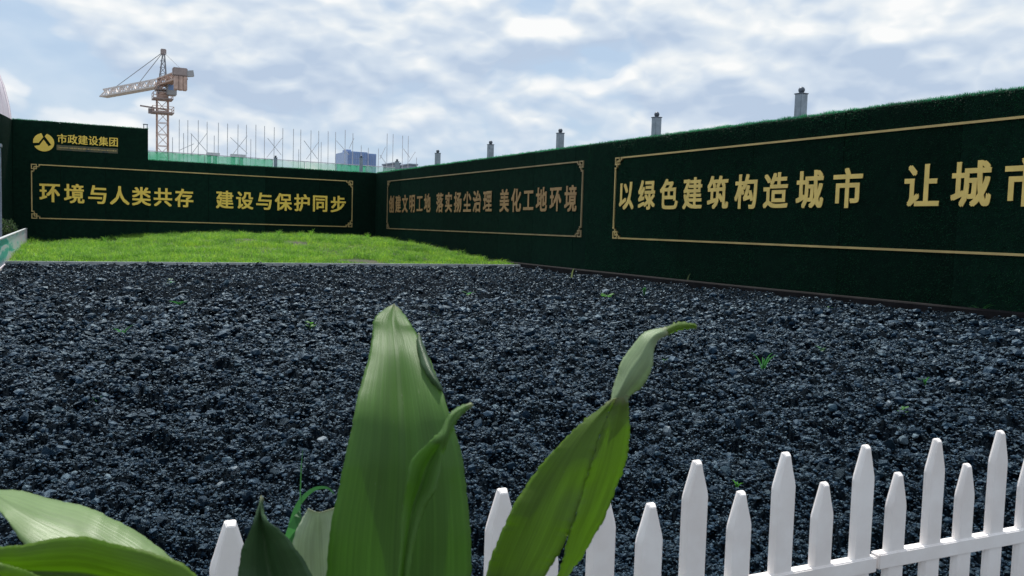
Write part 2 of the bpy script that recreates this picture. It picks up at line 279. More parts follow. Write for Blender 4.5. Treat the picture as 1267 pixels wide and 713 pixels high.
class MB:
    def __init__(s): s.v = []; s.f = []
    def add(s, v, f):
        b = len(s.v); s.v += [tuple(p) for p in v]; s.f += [tuple(b + i for i in q) for q in f]
    def box(s, a, b, ch=0.0):
        (x0, y0, z0), (x1, y1, z1) = a, b
        s.add([(x0, y0, z0), (x1, y0, z0), (x1, y1, z0), (x0, y1, z0), (x0, y0, z1), (x1, y0, z1), (x1, y1, z1), (x0, y1, z1)],
              [(3, 2, 1, 0), (4, 5, 6, 7), (0, 1, 5, 4), (1, 2, 6, 5), (2, 3, 7, 6), (3, 0, 4, 7)])
    def bar(s, p, q, w, h=None, n=4):
        p, q = Vector(p), Vector(q); d = (q - p).normalized(); h = h or w
        up = Vector((0, 0, 1)) if abs(d.z) < 0.95 else Vector((0, 1, 0)); a = d.cross(up).normalized(); b = d.cross(a).normalized()
        off = math.pi / 4 if n == 4 else 0; k = math.sqrt(2) if n == 4 else 1
        ring = lambda c: [c + a * (math.cos(off + 2 * math.pi * i / n) * w / 2 * k) + b * (math.sin(off + 2 * math.pi * i / n) * h / 2 * k) for i in range(n)]
        s.add(ring(p) + ring(q), [(i, (i + 1) % n, n + (i + 1) % n, n + i) for i in range(n)] + [tuple(range(n - 1, -1, -1)), tuple(range(n, 2 * n))])
    def tube(s, pts, rad, n=7):
        pts = [Vector(p) for p in pts]; rad = rad if isinstance(rad, (list, tuple)) else [rad] * len(pts); vs = []; prev = None
        for i, p in enumerate(pts):
            d = (pts[min(i + 1, len(pts) - 1)] - pts[max(i - 1, 0)]).normalized()
            a = (prev - d * prev.dot(d)).normalized() if prev is not None else d.orthogonal().normalized(); prev = a; b = d.cross(a)
            vs += [p + (a * math.cos(2 * math.pi * k / n) + b * math.sin(2 * math.pi * k / n)) * rad[i] for k in range(n)]
        fs = [(i * n + k, i * n + (k + 1) % n, (i + 1) * n + (k + 1) % n, (i + 1) * n + k) for i in range(len(pts) - 1) for k in range(n)]
        fs += [tuple(range(n - 1, -1, -1)), tuple((len(pts) - 1) * n + k for k in range(n))]; s.add(vs, fs)
    def lathe(s, c, prof, n=16):
        c = Vector(c); vs = [c + Vector((r * math.cos(2 * math.pi * k / n), r * math.sin(2 * math.pi * k / n), z)) for r, z in prof for k in range(n)]
        fs = [(i * n + k, i * n + (k + 1) % n, (i + 1) * n + (k + 1) % n, (i + 1) * n + k) for i in range(len(prof) - 1) for k in range(n)]
        fs += [tuple(range(n - 1, -1, -1)), tuple((len(prof) - 1) * n + k for k in range(n))]; s.add(vs, fs)
    def build(s, name, m, parent=None, smooth=False, bevel=0.0, seg=2):
        me = bpy.data.meshes.new(name); me.from_pydata(s.v, [], s.f); me.update()
        if bevel:
            bm = bmesh.new(); bm.from_mesh(me); bmesh.ops.bevel(bm, geom=bm.edges[:], offset=bevel, segments=seg, affect='EDGES'); bm.to_mesh(me); bm.free()
        if smooth:
            me.polygons.foreach_set('use_smooth', [True] * len(me.polygons))
        return link(name, me, m, parent)
def raw_mesh(name, verts, faces, smooth=False):
    """fast mesh from numpy arrays; faces is (n,k)"""
    me = bpy.data.meshes.new(name); nv, nf, k = len(verts), len(faces), faces.shape[1]
    me.vertices.add(nv); me.vertices.foreach_set('co', verts.astype(np.float32).ravel())
    me.loops.add(nf * k); me.loops.foreach_set('vertex_index', faces.astype(np.int32).ravel())
    me.polygons.add(nf); me.polygons.foreach_set('loop_start', np.arange(0, nf * k, k, dtype=np.int32)); me.polygons.foreach_set('loop_total', np.full(nf, k, dtype=np.int32))
    me.polygons.foreach_set('use_smooth', np.full(nf, smooth)); me.update(calc_edges=True); return me

# numpy value noise
_tab = rng.random((256, 256))
def vnoise(x, y):
    xi = np.floor(x).astype(int); yi = np.floor(y).astype(int); fx = x - xi; fy = y - yi; fx = fx * fx * (3 - 2 * fx); fy = fy * fy * (3 - 2 * fy)
    g = lambda a, b: _tab[a & 255, b & 255]
    return (g(xi, yi) * (1 - fx) + g(xi + 1, yi) * fx) * (1 - fy) + (g(xi, yi + 1) * (1 - fx) + g(xi + 1, yi + 1) * fx) * fy
def fbm(x, y, s, o):
    r = 0; a = 1; t = 0
    for i in range(o): r = r + a * vnoise(x * s + 17.3 * i, y * s + 5.1 * i); t += a; a *= 0.55; s *= 2.1
    return r / t - 0.5
def smooth(a, b, x):
    t = np.clip((x - a) / (b - a), 0, 1); return t * t * (3 - 2 * t)
def wall_line(y):              # x of the kerb along the right wall
    return np.interp(y, [0, 6.5, 9, 11.5, 16, 22, 32], [11.0, 10.72, 10.48, 10.32, 10.24, 10.35, 10.5])
def gravel_z(x, y):
    r = np.hypot(x, y)
    return (0.16 * fbm(x, y, 0.35, 2) * smooth(2.5, 6, r) + 0.10 * fbm(x, y, 1.7, 2)) * (1 - smooth(16, 18.5, y)) + 0.005 * smooth(18.0, 18.8, y) + 0.16 * fbm(x + 40, y + 9, 4.5, 3) + 0.13 * fbm(x + 3, y + 77, 12, 3)

# ================================================================= SETTING
m = MB(); m.box((-600, -600, -0.30), (900, 2500, -0.22)); g = m.build('ground', MT['ground']); tag(g, 'pale bare ground reaching away behind the green walls', 'ground', kind='structure')

# gravel bed: fine displaced sheet, grid finer near the camera
ys = 1.35 + (19.0 - 1.35) * (np.linspace(0, 1, 620) ** 1.7); us = np.linspace(0, 1, 560)
XL, = (-1.6,)
Yg, Ug = np.meshgrid(ys, us, indexing='ij')
xr = np.minimum(wall_line(Yg) + 0.03, Yg * 1.9 + 1.6); xl = np.maximum(-0.93, -0.16 * Yg - 0.7)
Xg = xl + (xr - xl) * Ug
Zg = gravel_z(Xg, Yg) - 0.012 + 0.02 * fbm(Xg, Yg, 25, 2)
V = np.stack([Xg, Yg, Zg], -1).reshape(-1, 3); nI, nJ = Xg.shape; idx = np.arange(nI * nJ).reshape(nI, nJ)
Fq = np.stack([idx[:-1, :-1], idx[:-1, 1:], idx[1:, 1:], idx[1:, :-1]], -1).reshape(-1, 4)
bed = link('gravel_bed', raw_mesh('gravel_bed', V, Fq, True), MT['bed']); tag(bed, 'bed of dark blue grey crushed stone filling the foreground', 'gravel', kind='structure')

# loose crushed stone: one mesh, every chip with its own shape
def ico():
    t = (1 + 5 ** 0.5) / 2
    v = np.array([(-1, t, 0), (1, t, 0), (-1, -t, 0), (1, -t, 0), (0, -1, t), (0, 1, t), (0, -1, -t), (0, 1, -t), (t, 0, -1), (t, 0, 1), (-t, 0, -1), (-t, 0, 1)], float)
    f = np.array([(0, 11, 5), (0, 5, 1), (0, 1, 7), (0, 7, 10), (0, 10, 11), (1, 5, 9), (5, 11, 4), (11, 10, 2), (10, 7, 6), (7, 1, 8), (3, 9, 4), (3, 4, 2), (3, 2, 6), (3, 6, 8), (3, 8, 9), (4, 9, 5), (2, 4, 11), (6, 2, 10), (8, 6, 7), (9, 8, 1)])
    return v / np.linalg.norm(v[0]), f
def octa():
    v = np.array([(1, 0, 0), (-1, 0, 0), (0, 1, 0), (0, -1, 0), (0, 0, 1), (0, 0, -1)], float)
    return v, np.array([(0, 2, 4), (2, 1, 4), (1, 3, 4), (3, 0, 4), (2, 0, 5), (1, 2, 5), (3, 1, 5), (0, 3, 5)])
def rot_rand(n):
    q = rng.normal(size=(n, 4)); q /= np.linalg.norm(q, axis=1)[:, None]; w, x, y, z = q.T
    return np.stack([1 - 2 * (y * y + z * z), 2 * (x * y - z * w), 2 * (x * z + y * w), 2 * (x * y + z * w), 1 - 2 * (x * x + z * z), 2 * (y * z - x * w), 2 * (x * z - y * w), 2 * (y * z + x * w), 1 - 2 * (x * x + y * y)], -1).reshape(n, 3, 3)
def stones(px, py, rad, base, flat=0.7):
    bv, bf = base; n = len(px)
    v = bv[None] * (1 + 0.38 * (rng.random((n, len(bv), 1)) - 0.5)) + 0.22 * (rng.random((n, len(bv), 3)) - 0.5)
    v = v * rng.uniform(0.55, 1.3, (n, 1, 3)); v = np.einsum('nij,nkj->nki', rot_rand(n), v); v[:, :, 2] *= flat; v *= rad[:, None, None]
    v[:, :, 0] += px[:, None]; v[:, :, 1] += py[:, None]; v[:, :, 2] += (gravel_z(px, py) + rad * 0.25)[:, None]
    return v.reshape(-1, 3), (bf[None] + (np.arange(n) * len(bv))[:, None, None]).reshape(-1, 3)
def scatter(n, r0, r1, k=1.0):
    th = rng.uniform(R(-9), R(64), n * 2); r = np.sqrt(rng.uniform(r0 * r0, r1 * r1, n * 2)); x = r * np.sin(th) + rng.uniform(-.3, .3, n * 2); y = r * np.cos(th)
    ok = (y < 18.9) & (y > 1.4) & (x < wall_line(y) - 0.02) & (x > -0.9); x, y = x[ok][:n], y[ok][:n]; return x, y
def grad_scatter(n, r0, r1):            # density falls off with distance
    th = rng.uniform(R(-9), R(64), n); r = r0 * (r1 / r0) ** rng.random(n); x = r * np.sin(th); y = r * np.cos(th)
    ok = (y < 18.9) & (y > 1.4) & (x < wall_line(y) - 0.02) & (x > -0.9); return x[ok], y[ok], r[ok]
Vs, Fs, off = [], [], 0
for (n, r0, r1, k0, k1, base) in ((190000, 2.2, 9.0, 0.0010, 0.0026, octa()), (20000, 2.2, 12.0, 0.0022, 0.0042, ico()), (2500, 2.2, 14.0, 0.004, 0.0070, ico()), (110000, 7.0, 24.0, 0.0009, 0.0021, octa())):
    x, y, r = grad_scatter(n, r0, r1); rad = np.clip(r * (k0 + (k1 - k0) * rng.random(len(x)) ** 1.8), 0.004, 0.06)
    v, f = stones(x, y, rad, base); Vs.append(v); Fs.append(f + off); off += len(v)
sm = link('loose_stone', raw_mesh('loose_stone', np.concatenate(Vs), np.concatenate(Fs)), MT['stone'], bed); sm['kind'] = 'stuff'
print('stones tris', sum(len(f) for f in Fs))
# the largest lumps, each its own object
sv_meshes = []
for k in range(26):
    bm = bmesh.new(); bmesh.ops.create_icosphere(bm, subdivisions=2, radius=1)
    ax = [Vector(rng.normal(size=3)).normalized() for _ in range(9)]
    for vtx in bm.verts:
        for a_ in ax:                              # shear flat facets off, like broken rock
            dd = vtx.co.dot(a_) - rng.uniform(0.45, 0.60)
            if dd > 0: vtx.co -= a_ * dd
        vtx.co *= 1 + rng.uniform(-0.13, 0.13)
    me = bpy.data.meshes.new('stone'); bm.to_mesh(me); bm.free(); me.materials.append(MT['stone']); sv_meshes.append(me)
pale_meshes = []
for me in sv_meshes[:8]:
    c = me.copy(); c.materials.clear(); c.materials.append(MT['stone_pale']); pale_meshes.append(c)
def place_stone(x, y, rad, pale=False, flat=0.7):
    o = link('stone', random.choice(pale_meshes if pale else sv_meshes), None, bed, False)
    o.location = (x, y, float(gravel_z(np.array(x), np.array(y))) + rad * 0.22); o.rotation_euler = [random.uniform(0, 6.28) for _ in range(3)]
    o.scale = (rad * random.uniform(.8, 1.3), rad * random.uniform(.75, 1.2), rad * random.uniform(.4, .75) * flat / .7)
pale_px = [(270, 592, 9), (289, 586, 11), (241, 578, 5), (134, 563, 8), (316, 408, 7), (377, 421, 6), (825, 551, 11), (700, 397, 8), (1094, 432, 8), (1108, 428, 6), (940, 425, 5),
           (1098, 509, 9), (1041, 406, 7), (1180, 477, 9), (1186, 483, 7), (912, 545, 10), (1062, 552, 10), (1256, 422, 6), (1039, 611, 7), (1011, 588, 7), (1161, 426, 6), (724, 382, 4),
           (1155, 466, 5), (880, 438, 5), (1010, 403, 6), (1035, 514, 12), (1045, 522, 10), (100, 525, 8), (60, 505, 7), (398, 560, 9), (330, 545, 8), (655, 430, 6), (592, 520, 8), (205, 470, 6)]
for (u, v, r) in pale_px:
    p = at(u, v, z=0.0); place_stone(p.x, p.y, r / F * p.length * 0.85, pale=(r in (5, 9, 11) or u > 1150))
cnt = 0
while cnt < 240:
    th = random.uniform(R(-5), R(60)); r = 2.4 * (5.2 / 2.4) ** random.random(); x, y = r * math.sin(th), r * math.cos(th)
    if y < 1.8 or x > wall_line(y) - .1 or x < -0.85: continue
    place_stone(x, y, r * random.uniform(0.0048, 0.0095)); cnt += 1

# kerbs
m = MB(); m.box((-0.95, 19.0, -0.2), (10.36, 19.06, 0.085)); k = m.build('front_kerb', MT['kerb'], bevel=0.008); tag(k, 'thin pale kerb edging the front of the grass bed', 'kerb', kind='structure')
yk = np.linspace(2.0, 32.0, 60); m = MB()
prof = [(0.0, -0.2), (0.0, 0.10), (0.012, 0.118), (0.09, 0.122), (0.10, 0.11), (0.11, 0.07), (1.0, 0.075)]
vs = [(float(wall_line(y)) + (a if a < 0.9 else 10.99 - float(wall_line(y))), float(y), z) for y in yk for a, z in prof]; n = len(prof)
fs = [(i * n + j, (i + 1) * n + j, (i + 1) * n + j + 1, i * n + j + 1) for i in range(len(yk) - 1) for j in range(n - 1)]
m.add(vs, fs); k = m.build('side_kerb', MT['kerb_dark']); tag(k, 'low kerb darkened for wall shade, running along the foot of the long wall', 'kerb', kind='structure')

# grass bed on its low mound
def grass_z(x, y):
    rx = 0.07 + 0.36 * smooth(-0.5, 5.2, x) - 0.05 * smooth(8.5, 10.5, x)
    return 0.03 + rx * smooth(19.0, 28.5, y) + 0.05 * fbm(x, y, 0.9, 3) * smooth(19, 21, y)
gx, gy = np.meshgrid(np.linspace(-0.95, 10.6, 90), np.linspace(19.1, 32.2, 100), indexing='ij'); V = np.stack([gx, gy, grass_z(gx, gy)], -1).reshape(-1, 3)
idx = np.arange(gx.size).reshape(gx.shape); Fq = np.stack([idx[:-1, :-1], idx[1:, :-1], idx[1:, 1:], idx[:-1, 1:]], -1).reshape(-1, 4)
gb = link('grass_bed', raw_mesh('grass_bed', V, Fq, True), MT['grass_soil']); tag(gb, 'low soil mound under the lawn in front of the far wall', 'soil mound', kind='structure')
def blades(name, x, y, z, h, w, lean, mt, seg2=True, dirs=None):
    n = len(x); a = rng.uniform(0, 2 * np.pi, n); dx, dy = np.cos(a), np.sin(a); b = rng.uniform(0, 2 * np.pi, n); lx, ly = np.cos(b) * lean, np.sin(b) * lean
    if dirs is not None: lx, ly = lx + dirs[0], ly + dirs[1]
    P = np.stack([x, y, z], -1); W = np.stack([dx * w / 2, dy * w / 2, 0 * w], -1)
    up1 = np.stack([lx * 0.35 * h, ly * 0.35 * h, 0.6 * h], -1); up2 = np.stack([lx * h, ly * h, h * (1 - 0.25 * lean)], -1)
    v = np.stack([P - W, P + W, P + up1 + W * 0.8, P + up1 - W * 0.8, P + up2], 1).reshape(-1, 3); i = np.arange(n) * 5
    f = np.concatenate([np.stack([i, i + 1, i + 2], -1), np.stack([i, i + 2, i + 3], -1), np.stack([i + 3, i + 2, i + 4], -1)])
    return raw_mesh(name, v, f)
n = 190000; x = rng.uniform(-0.93, 10.75, n); y = 19.12 + 12.9 * rng.random(n) ** 1.15
cl = fbm(x, y, 2.6, 3); bare = (fbm(x + 5, y + 3, 0.8, 2) < -0.24) | ((x < 1.6) & (y > 27) & (fbm(x, y, 1.6, 2) < 0.02))
edge = (x < 10.35 + 0.1 * fbm(x, y, 3, 2)) & ((rng.random(n) < 0.6 + 1.6 * (cl + 0.15))) & ~bare; x, y, cl = x[edge], y[edge], cl[edge]
h = (0.05 + 0.30 * np.clip(cl + 0.2, 0, 1) + 0.05 * rng.random(len(x))) * rng.uniform(0.6, 1.25, len(x)); h *= 0.55 + 0.45 * smooth(19, 20.5, y)
gr = link('grass', blades('grass', x, y, grass_z(x, y) - 0.01, h, rng.uniform(0.004, 0.009, len(x)), rng.uniform(0.2, 1.1, len(x)), MT['grass']), MT['grass'])
tag(gr, 'bright green unmown grass growing on the mound before the far wall', 'grass', kind='stuff')

# planting soil on the near side of the picket fence
m = MB(); m.box((-3.0, -1.2, -0.21), (5.0, 1.38, -0.01)); sb = m.build('soil_bed', MT['soil']); tag(sb, 'dark planting soil on the near side of the picket fence', 'soil bed', kind='structure')

# ================================================================= GREEN WALLS
RW, LW = 10.95, 32.3
def turf_panel(parent, a, b, z0, z1, nrm, th=0.22):
    """one roll of turf over its board; a,b = foot points of the face; nrm = way the face looks"""
    a, b, nrm = Vector(a), Vector(b), Vector(nrm); d = (b - a); L = d.length; d.normalize(); prof = [(0.0, z0), (0.0, z1 - 0.03), (-0.012, z1 - 0.01), (-0.035, z1), (-th + 0.035, z1), (-th, z1 - 0.03), (-th, z0)]
    nn = 10; vs = []; ph = random.uniform(0, 6)
    for i in range(nn + 1):
        t = i / nn; p = a + d * (0.004 + t * (L - 0.008)); bul = 0.006 * math.sin(t * math.pi) + 0.004 * math.sin(t * 7 + ph)
        for (o_, z) in prof:
            q = p + nrm * (o_ + (bul if o_ == 0 else 0)); vs.append((q.x, q.y, z + (0.006 * math.sin(t * 5 + ph) if z > z0 else 0)))
    k = len(prof); fs = [(i * k + j, i * k + j + 1, (i + 1) * k + j + 1, (i + 1) * k + j) for i in range(nn) for j in range(k - 1)] + [tuple(range(k)), tuple(nn * k + j for j in range(k - 1, -1, -1))]
    m = MB(); m.add(vs, fs); o = m.build('turf_panel', MT['turf'], parent)
    bm = bmesh.new(); bm.from_mesh(o.data); bmesh.ops.recalc_face_normals(bm, faces=bm.faces); bm.to_mesh(o.data); bm.free(); return o
def fringe(parent, a, b, z1, nrm, per_m, th=0.22, hmax=0.045, wmul=1.0):
    a, b, nrm = Vector(a), Vector(b), Vector(nrm); L = (b - a).length; n = int(L * per_m); t = rng.random(n); o_ = rng.uniform(-th, 0.012, n)
    x = a.x + (b.x - a.x) * t + nrm.x * o_; y = a.y + (b.y - a.y) * t + nrm.y * o_; z = np.full(n, z1 - 0.008) - np.where(o_ > -0.01, rng.random(n) * 0.03, 0)
    clump = vnoise(t * L * 9, t * 0 + z1 * 7); h = rng.uniform(0.35, 1.0, n) * hmax * (0.6 + 0.7 * clump); me = blades('turf_fringe', x, y, z, h, rng.uniform(0.0025, 0.005, n) * wmul, rng.uniform(0.2, 0.9, n), None)
    o = link('turf_fringe', me, MT['turf_edge'], parent); o['kind'] = 'stuff'; return o
def face_blades(parent, a, b, z0, z1, nrm, n, h0, w0):
    a, b, nrm = Vector(a), Vector(b), Vector(nrm); t = rng.random(n); z = rng.uniform(z0, z1, n); x = a.x + (b.x - a.x) * t + nrm.x * 0.004; y = a.y + (b.y - a.y) * t + nrm.y * 0.004
    d = (b - a).normalized(); an = rng.uniform(-1.2, 1.2, n); W = np.stack([d.x * np.cos(an), d.y * np.cos(an), np.sin(an)], -1) * w0 / 2; P = np.stack([x, y, z], -1)
    T = np.stack([nrm.x * h0 + d.x * rng.uniform(-.6, .6, n) * h0, nrm.y * h0 + d.y * rng.uniform(-.6, .6, n) * h0, rng.uniform(-1.0, 0.3, n) * h0], -1); v = np.stack([P - W, P + W, P + T], 1).reshape(-1, 3)
    o = link('turf_pile', raw_mesh('turf_pile', v, (np.arange(n * 3)).reshape(-1, 3)), MT['turf_blades'], parent); o['kind'] = 'stuff'

right_wall = empty('turf_wall', (RW, 5, 0), 'long dark green artificial turf wall down the right side with two gold bordered slogans', 'wall', 'turf covered site walls')
y0 = 1.6
m = MB(); m.box((RW + .05, 1.7, -.2), (RW + .20, 32.2, 2.97)); m.build('backing_board', MT['soil'], right_wall)
ylist = list(np.arange(y0, 32.3, 2.0)) + [32.3]
for a_, b_ in zip(ylist[:-1], ylist[1:]): turf_panel(right_wall, (RW, a_, 0), (RW, b_, 0), -0.2, 3.0 + random.uniform(-.008, .008), (-1, 0, 0))
fringe(right_wall, (RW, 3.5, 0), (RW, 14, 0), 3.0, (-1, 0, 0), 1900, hmax=0.06); fringe(right_wall, (RW, 14, 0), (RW, 32.3, 0), 3.0, (-1, 0, 0), 700, hmax=0.065, wmul=1.8)
face_blades(right_wall, (RW, 5.5, 0), (RW, 17, 0), 0.1, 3.0, (-1, 0, 0), 70000, 0.02, 0.010)
left_wall = empty('turf_wall', (5, LW, 0), 'far black green turf wall with a raised left section carrying the round gold logo', 'wall', 'turf covered site walls')
PC = at(0, 140, z=4.06); PC2 = Vector((-1.37, LW, 0)) + (Vector((PC.x, PC.y, 0)) - Vector((-1.37, LW, 0))) * 1.6
for a_, b_ in zip([-1.37, 0.0, 1.35], [0.0, 1.35, 2.70]): turf_panel(left_wall, (a_, LW, 0), (b_, LW, 0), -0.2, 4.06, (0, -1, 0))
m = MB(); m.box((-1.3, LW + .05, -.2), (2.66, LW + .20, 4.02)); m.box((2.67, LW + .05, -.2), (11.1, LW + .20, 2.96)); m.build('backing_board', MT['soil'], left_wall)
xl_ = [2.70, 4.7, 6.7, 8.7, 10.95 + 0.2]
for a_, b_ in zip(xl_[:-1], xl_[1:]): turf_panel(left_wall, (a_ + .001, LW, 0), (b_, LW, 0), -0.2, 3.0 - 0.004, (0, -1, 0))
dn = (PC2 - Vector((-1.37, LW, 0))).normalized(); nr = Vector((dn.y, -dn.x, 0)); nr = nr if nr.y < 0 or nr.x > 0 else -nr
if nr.dot(Vector((0, 0, 0)) - PC2) < 0: nr = -nr
turf_panel(left_wall, (-1.36, LW + 0.12, 0), (PC2.x, PC2.y, 0), -0.2, 4.06, tuple(nr))
fringe(left_wall, (-1.37, LW, 0), (2.70, LW, 0), 4.06, (0, -1, 0), 500, hmax=0.05, wmul=2); fringe(left_wall, (2.7, LW, 0), (10.9, LW, 0), 3.0, (0, -1, 0), 500, hmax=0.05, wmul=2)

# lettering
def glyph(ch, w, h, bold=0.022, depth=0.05, mt='gold'):
    cu = bpy.data.curves.new('character', 'FONT'); cu.body = ch; cu.size = 1.0; cu.extrude = depth; cu.resolution_u = 3
    o = bpy.data.objects.new('tmp', cu); col.objects.link(o); dg = bpy.context.evaluated_depsgraph_get(); dg.update()
    me = bpy.data.meshes.new_from_object(o.evaluated_get(dg)); bpy.data.objects.remove(o); bpy.data.curves.remove(cu); me.name = 'character'
    n = len(me.vertices); a = np.empty(n * 3, np.float32); me.vertices.foreach_get('co', a); a = a.reshape(-1, 3)
    lo, hi = a.min(0), a.max(0); c = (lo + hi) / 2; sx = w / 0.92; sy = h / 0.92
    if ch not in '一工': c[1] = c[1] * 0.5 + 0.38 * 0.5
    else: c[1] = 0.38
    c[0] = c[0] * 0.5 + 0.5 * 0.5
    a[:, 0] = (a[:, 0] - c[0]) * sx; a[:, 1] = (a[:, 1] - c[1]) * sy; a[:, 2] = a[:, 2] * 0.12 + 0.003
    me.vertices.foreach_set('co', a.ravel()); me.update()
    base = bmesh.new(); base.from_mesh(me); out = bmesh.new(); k = 0        # heavy strokes: the cut-out thickened by laps of itself, each a hair prouder
    for dx, dy in ((0, 0), (-.9, -.65), (.9, .65), (-.9, .65), (.9, -.65)):
        cp = me.copy(); cp.transform(Matrix.Translation((dx * bold * w, dy * bold * h, k * 0.0004))); out.from_mesh(cp); bpy.data.meshes.remove(cp); k += 1
    out.to_mesh(me); out.free(); base.free()
    me.materials.clear(); me.materials.append(MT[mt]); return me
cache = {}
RightM = Matrix(((0, 0, -1), (-1, 0, 0), (0, 1, 0))).to_4x4()      # text x -> -y, text y -> z, normal -> -x
LeftM = Matrix(((1, 0, 0), (0, 0, -1), (0, 1, 0))).to_4x4()        # text x -> x, text y -> z, normal -> -y
def put_char(ch, parent, c, side, w, h, bold=0.022, mt='gold'):
    key = (ch, w, h, bold, mt)
    if key not in cache: cache[key] = glyph(ch, w, h, bold, mt=mt)
    o = bpy.data.objects.new('character', cache[key]); col.objects.link(o); o.parent = parent; o.matrix_parent_inverse = parent_world(parent).inverted()
    o.matrix_basis = Matrix.Translation(c) @ (RightM if side == 'R' else LeftM)
    return o
f1 = [15.414, 14.679, 13.936, 13.196, 12.469, 11.719, 10.996, 10.237, 9.47, 8.157, 7.408, 6.66]
for ch, y in zip('以绿色建筑构造城市让城市', f1): put_char(ch, right_wall, (RW - 0.018, y, 1.78), 'R', 0.545, 0.60, 0.031)
f2 = [30.40, 29.70, 29.00, 28.29, 27.58, 26.88, 25.81, 25.09, 24.38, 23.68, 22.99, 22.28, 21.22, 20.52, 19.83, 19.14, 18.43, 17.72]
for ch, y in zip('创建文明工地落实扬尘治理美化工地环境', f2): put_char(ch, right_wall, (RW - 0.018, y, 1.755), 'R', 0.53, 0.61, 0.034, 'copper')
f3 = [-0.311, 0.411, 1.115, 1.796, 2.482, 3.172, 3.873, 5.253, 5.953, 6.650, 7.355, 8.052, 8.740, 9.445]
for ch, x in zip('环境与人类共存建设与保护同步', f3): put_char(ch, left_wall, (x, LW - 0.018, 1.72), 'L', 0.58, 0.62, 0.030, 'gold_rich')

def border(parent, side, s0, s1, z0, z1, wall, mt='gold_border'):
    """gold border in wall coordinates (s runs along the wall); its interlocked corners are sub-parts"""
    t = 0.034
    def bx(mb, a0, b0, a1, b1, dep=0.03):
        a0, a1 = min(a0, a1), max(a0, a1); b0, b1 = min(b0, b1), max(b0, b1)
        if side == 'R': mb.box((wall - dep, a0, b0), (wall + 0.02, a1, b1))
        else: mb.box((a0, wall - dep, b0), (a1, wall + 0.02, b1))
    m = MB(); g_ = 0.26
    bx(m, s0 + g_, z0, s1 - g_, z0 + t); bx(m, s0 + g_, z1 - t, s1 - g_, z1); bx(m, s0, z0 + g_, s0 + t, z1 - g_); bx(m, s1 - t, z0 + g_, s1, z1 - g_)
    o = m.build('gold_border', MT[mt], parent)
    for (cs, cz, ds, dz) in ((s0, z0, 1, 1), (s1, z0, -1, 1), (s0, z1, 1, -1), (s1, z1, -1, -1)):
        q = MB(); e = 0.03; P = lambda a, b: (cs + ds * a, cz + dz * b)
        def seg(a0, b0, a1, b1, d=0.030): x0_, y0_ = P(a0, b0); x1_, y1_ = P(a1, b1); bx(q, x0_, y0_, x1_, y1_, d)
        seg(0, 0, 0.17, e); seg(0, 0.17, 0.17, 0.17 - e); seg(0, e, e, 0.17 - e); seg(0.17 - e, e, 0.17, 0.17 - e)
        seg(0.22, 0, 0.26, 0.10, 0.033); seg(0.085, 0.10, 0.26, 0.10 - e, 0.033); seg(0, 0.22, 0.10, 0.26, 0.036); seg(0.10, 0.085, 0.10 - e, 0.26, 0.036)
        q.build('corner_ornament', MT[mt], o)
border(right_wall, 'R', 2.4, 15.88, 0.83, 2.63, RW); border(right_wall, 'R', 17.2, 30.9, 0.83, 2.64, RW, 'copper_border'); border(left_wall, 'L', -0.85, 10.01, 0.85, 2.64, LW)

# round logo on the raised section: gold disc parted by a chevron
lg = empty('round_logo', (-0.47, LW - 0.02, 3.38)); lg.parent = left_wall; lg.matrix_parent_inverse = parent_world(left_wall).inverted()
def poly_plate(name, pts, y0_, dep, mt, parent):
    bm = bmesh.new(); vs = [bm.verts.new((p[0], y0_, p[1])) for p in pts]; fc = bm.faces.new(vs); ex = bmesh.ops.extrude_face_region(bm, geom=[fc])
    for e_ in ex['geom']:
        if isinstance(e_, bmesh.types.BMVert): e_.co.y -= dep
    bmesh.ops.recalc_face_normals(bm, faces=bm.faces); bmesh.ops.triangulate(bm, faces=bm.faces); me = bpy.data.meshes.new(name); bm.to_mesh(me); bm.free(); return link(name, me, mt, parent)
lx, lz, lr = -0.475, 3.36, 0.305
arc = lambda a0, a1, n=20: [(lx + lr * math.cos(R(a0 + (a1 - a0) * i / n)), lz + lr * 0.97 * math.sin(R(a0 + (a1 - a0) * i / n))) for i in range(n + 1)]
poly_plate('logo_piece', arc(102, 188) + [(lx - 0.14, lz - 0.02), (lx - 0.01, lz + 0.17)], LW + 0.01, 0.05, MT['gold_rich'], lg)           # upper left segment
poly_plate('logo_piece', arc(-152, 72, 40) + [(lx + 0.03, lz + 0.20), (lx + 0.22, lz - 0.07), (lx + 0.14, lz - 0.12), (lx - 0.0, lz + 0.09), (lx - 0.12, lz - 0.10)], LW + 0.01, 0.05, MT['gold_rich'], lg)
for ch, x in zip('市政建设集团', [0.06, 0.37, 0.68, 0.99, 1.30, 1.61]): put_char(ch, left_wall, (x, LW - 0.018, 3.52), 'L', 0.28, 0.30, 0.020, 'gold_rich')
m = MB(); m.box((-0.10, LW - 0.012, 3.14), (1.74, LW + 0.01, 3.31)); sp_ = m.build('caption_strip', MT['blank'], left_wall)
m = MB()
for i in range(46): xx = -0.04 + i * 0.038; m.box((xx, LW - 0.02, 3.205), (xx + random.uniform(.012, .028), LW - 0.011, 3.24 + random.uniform(0, .012)))
m.build('caption_line', MT['gold_border'], sp_)

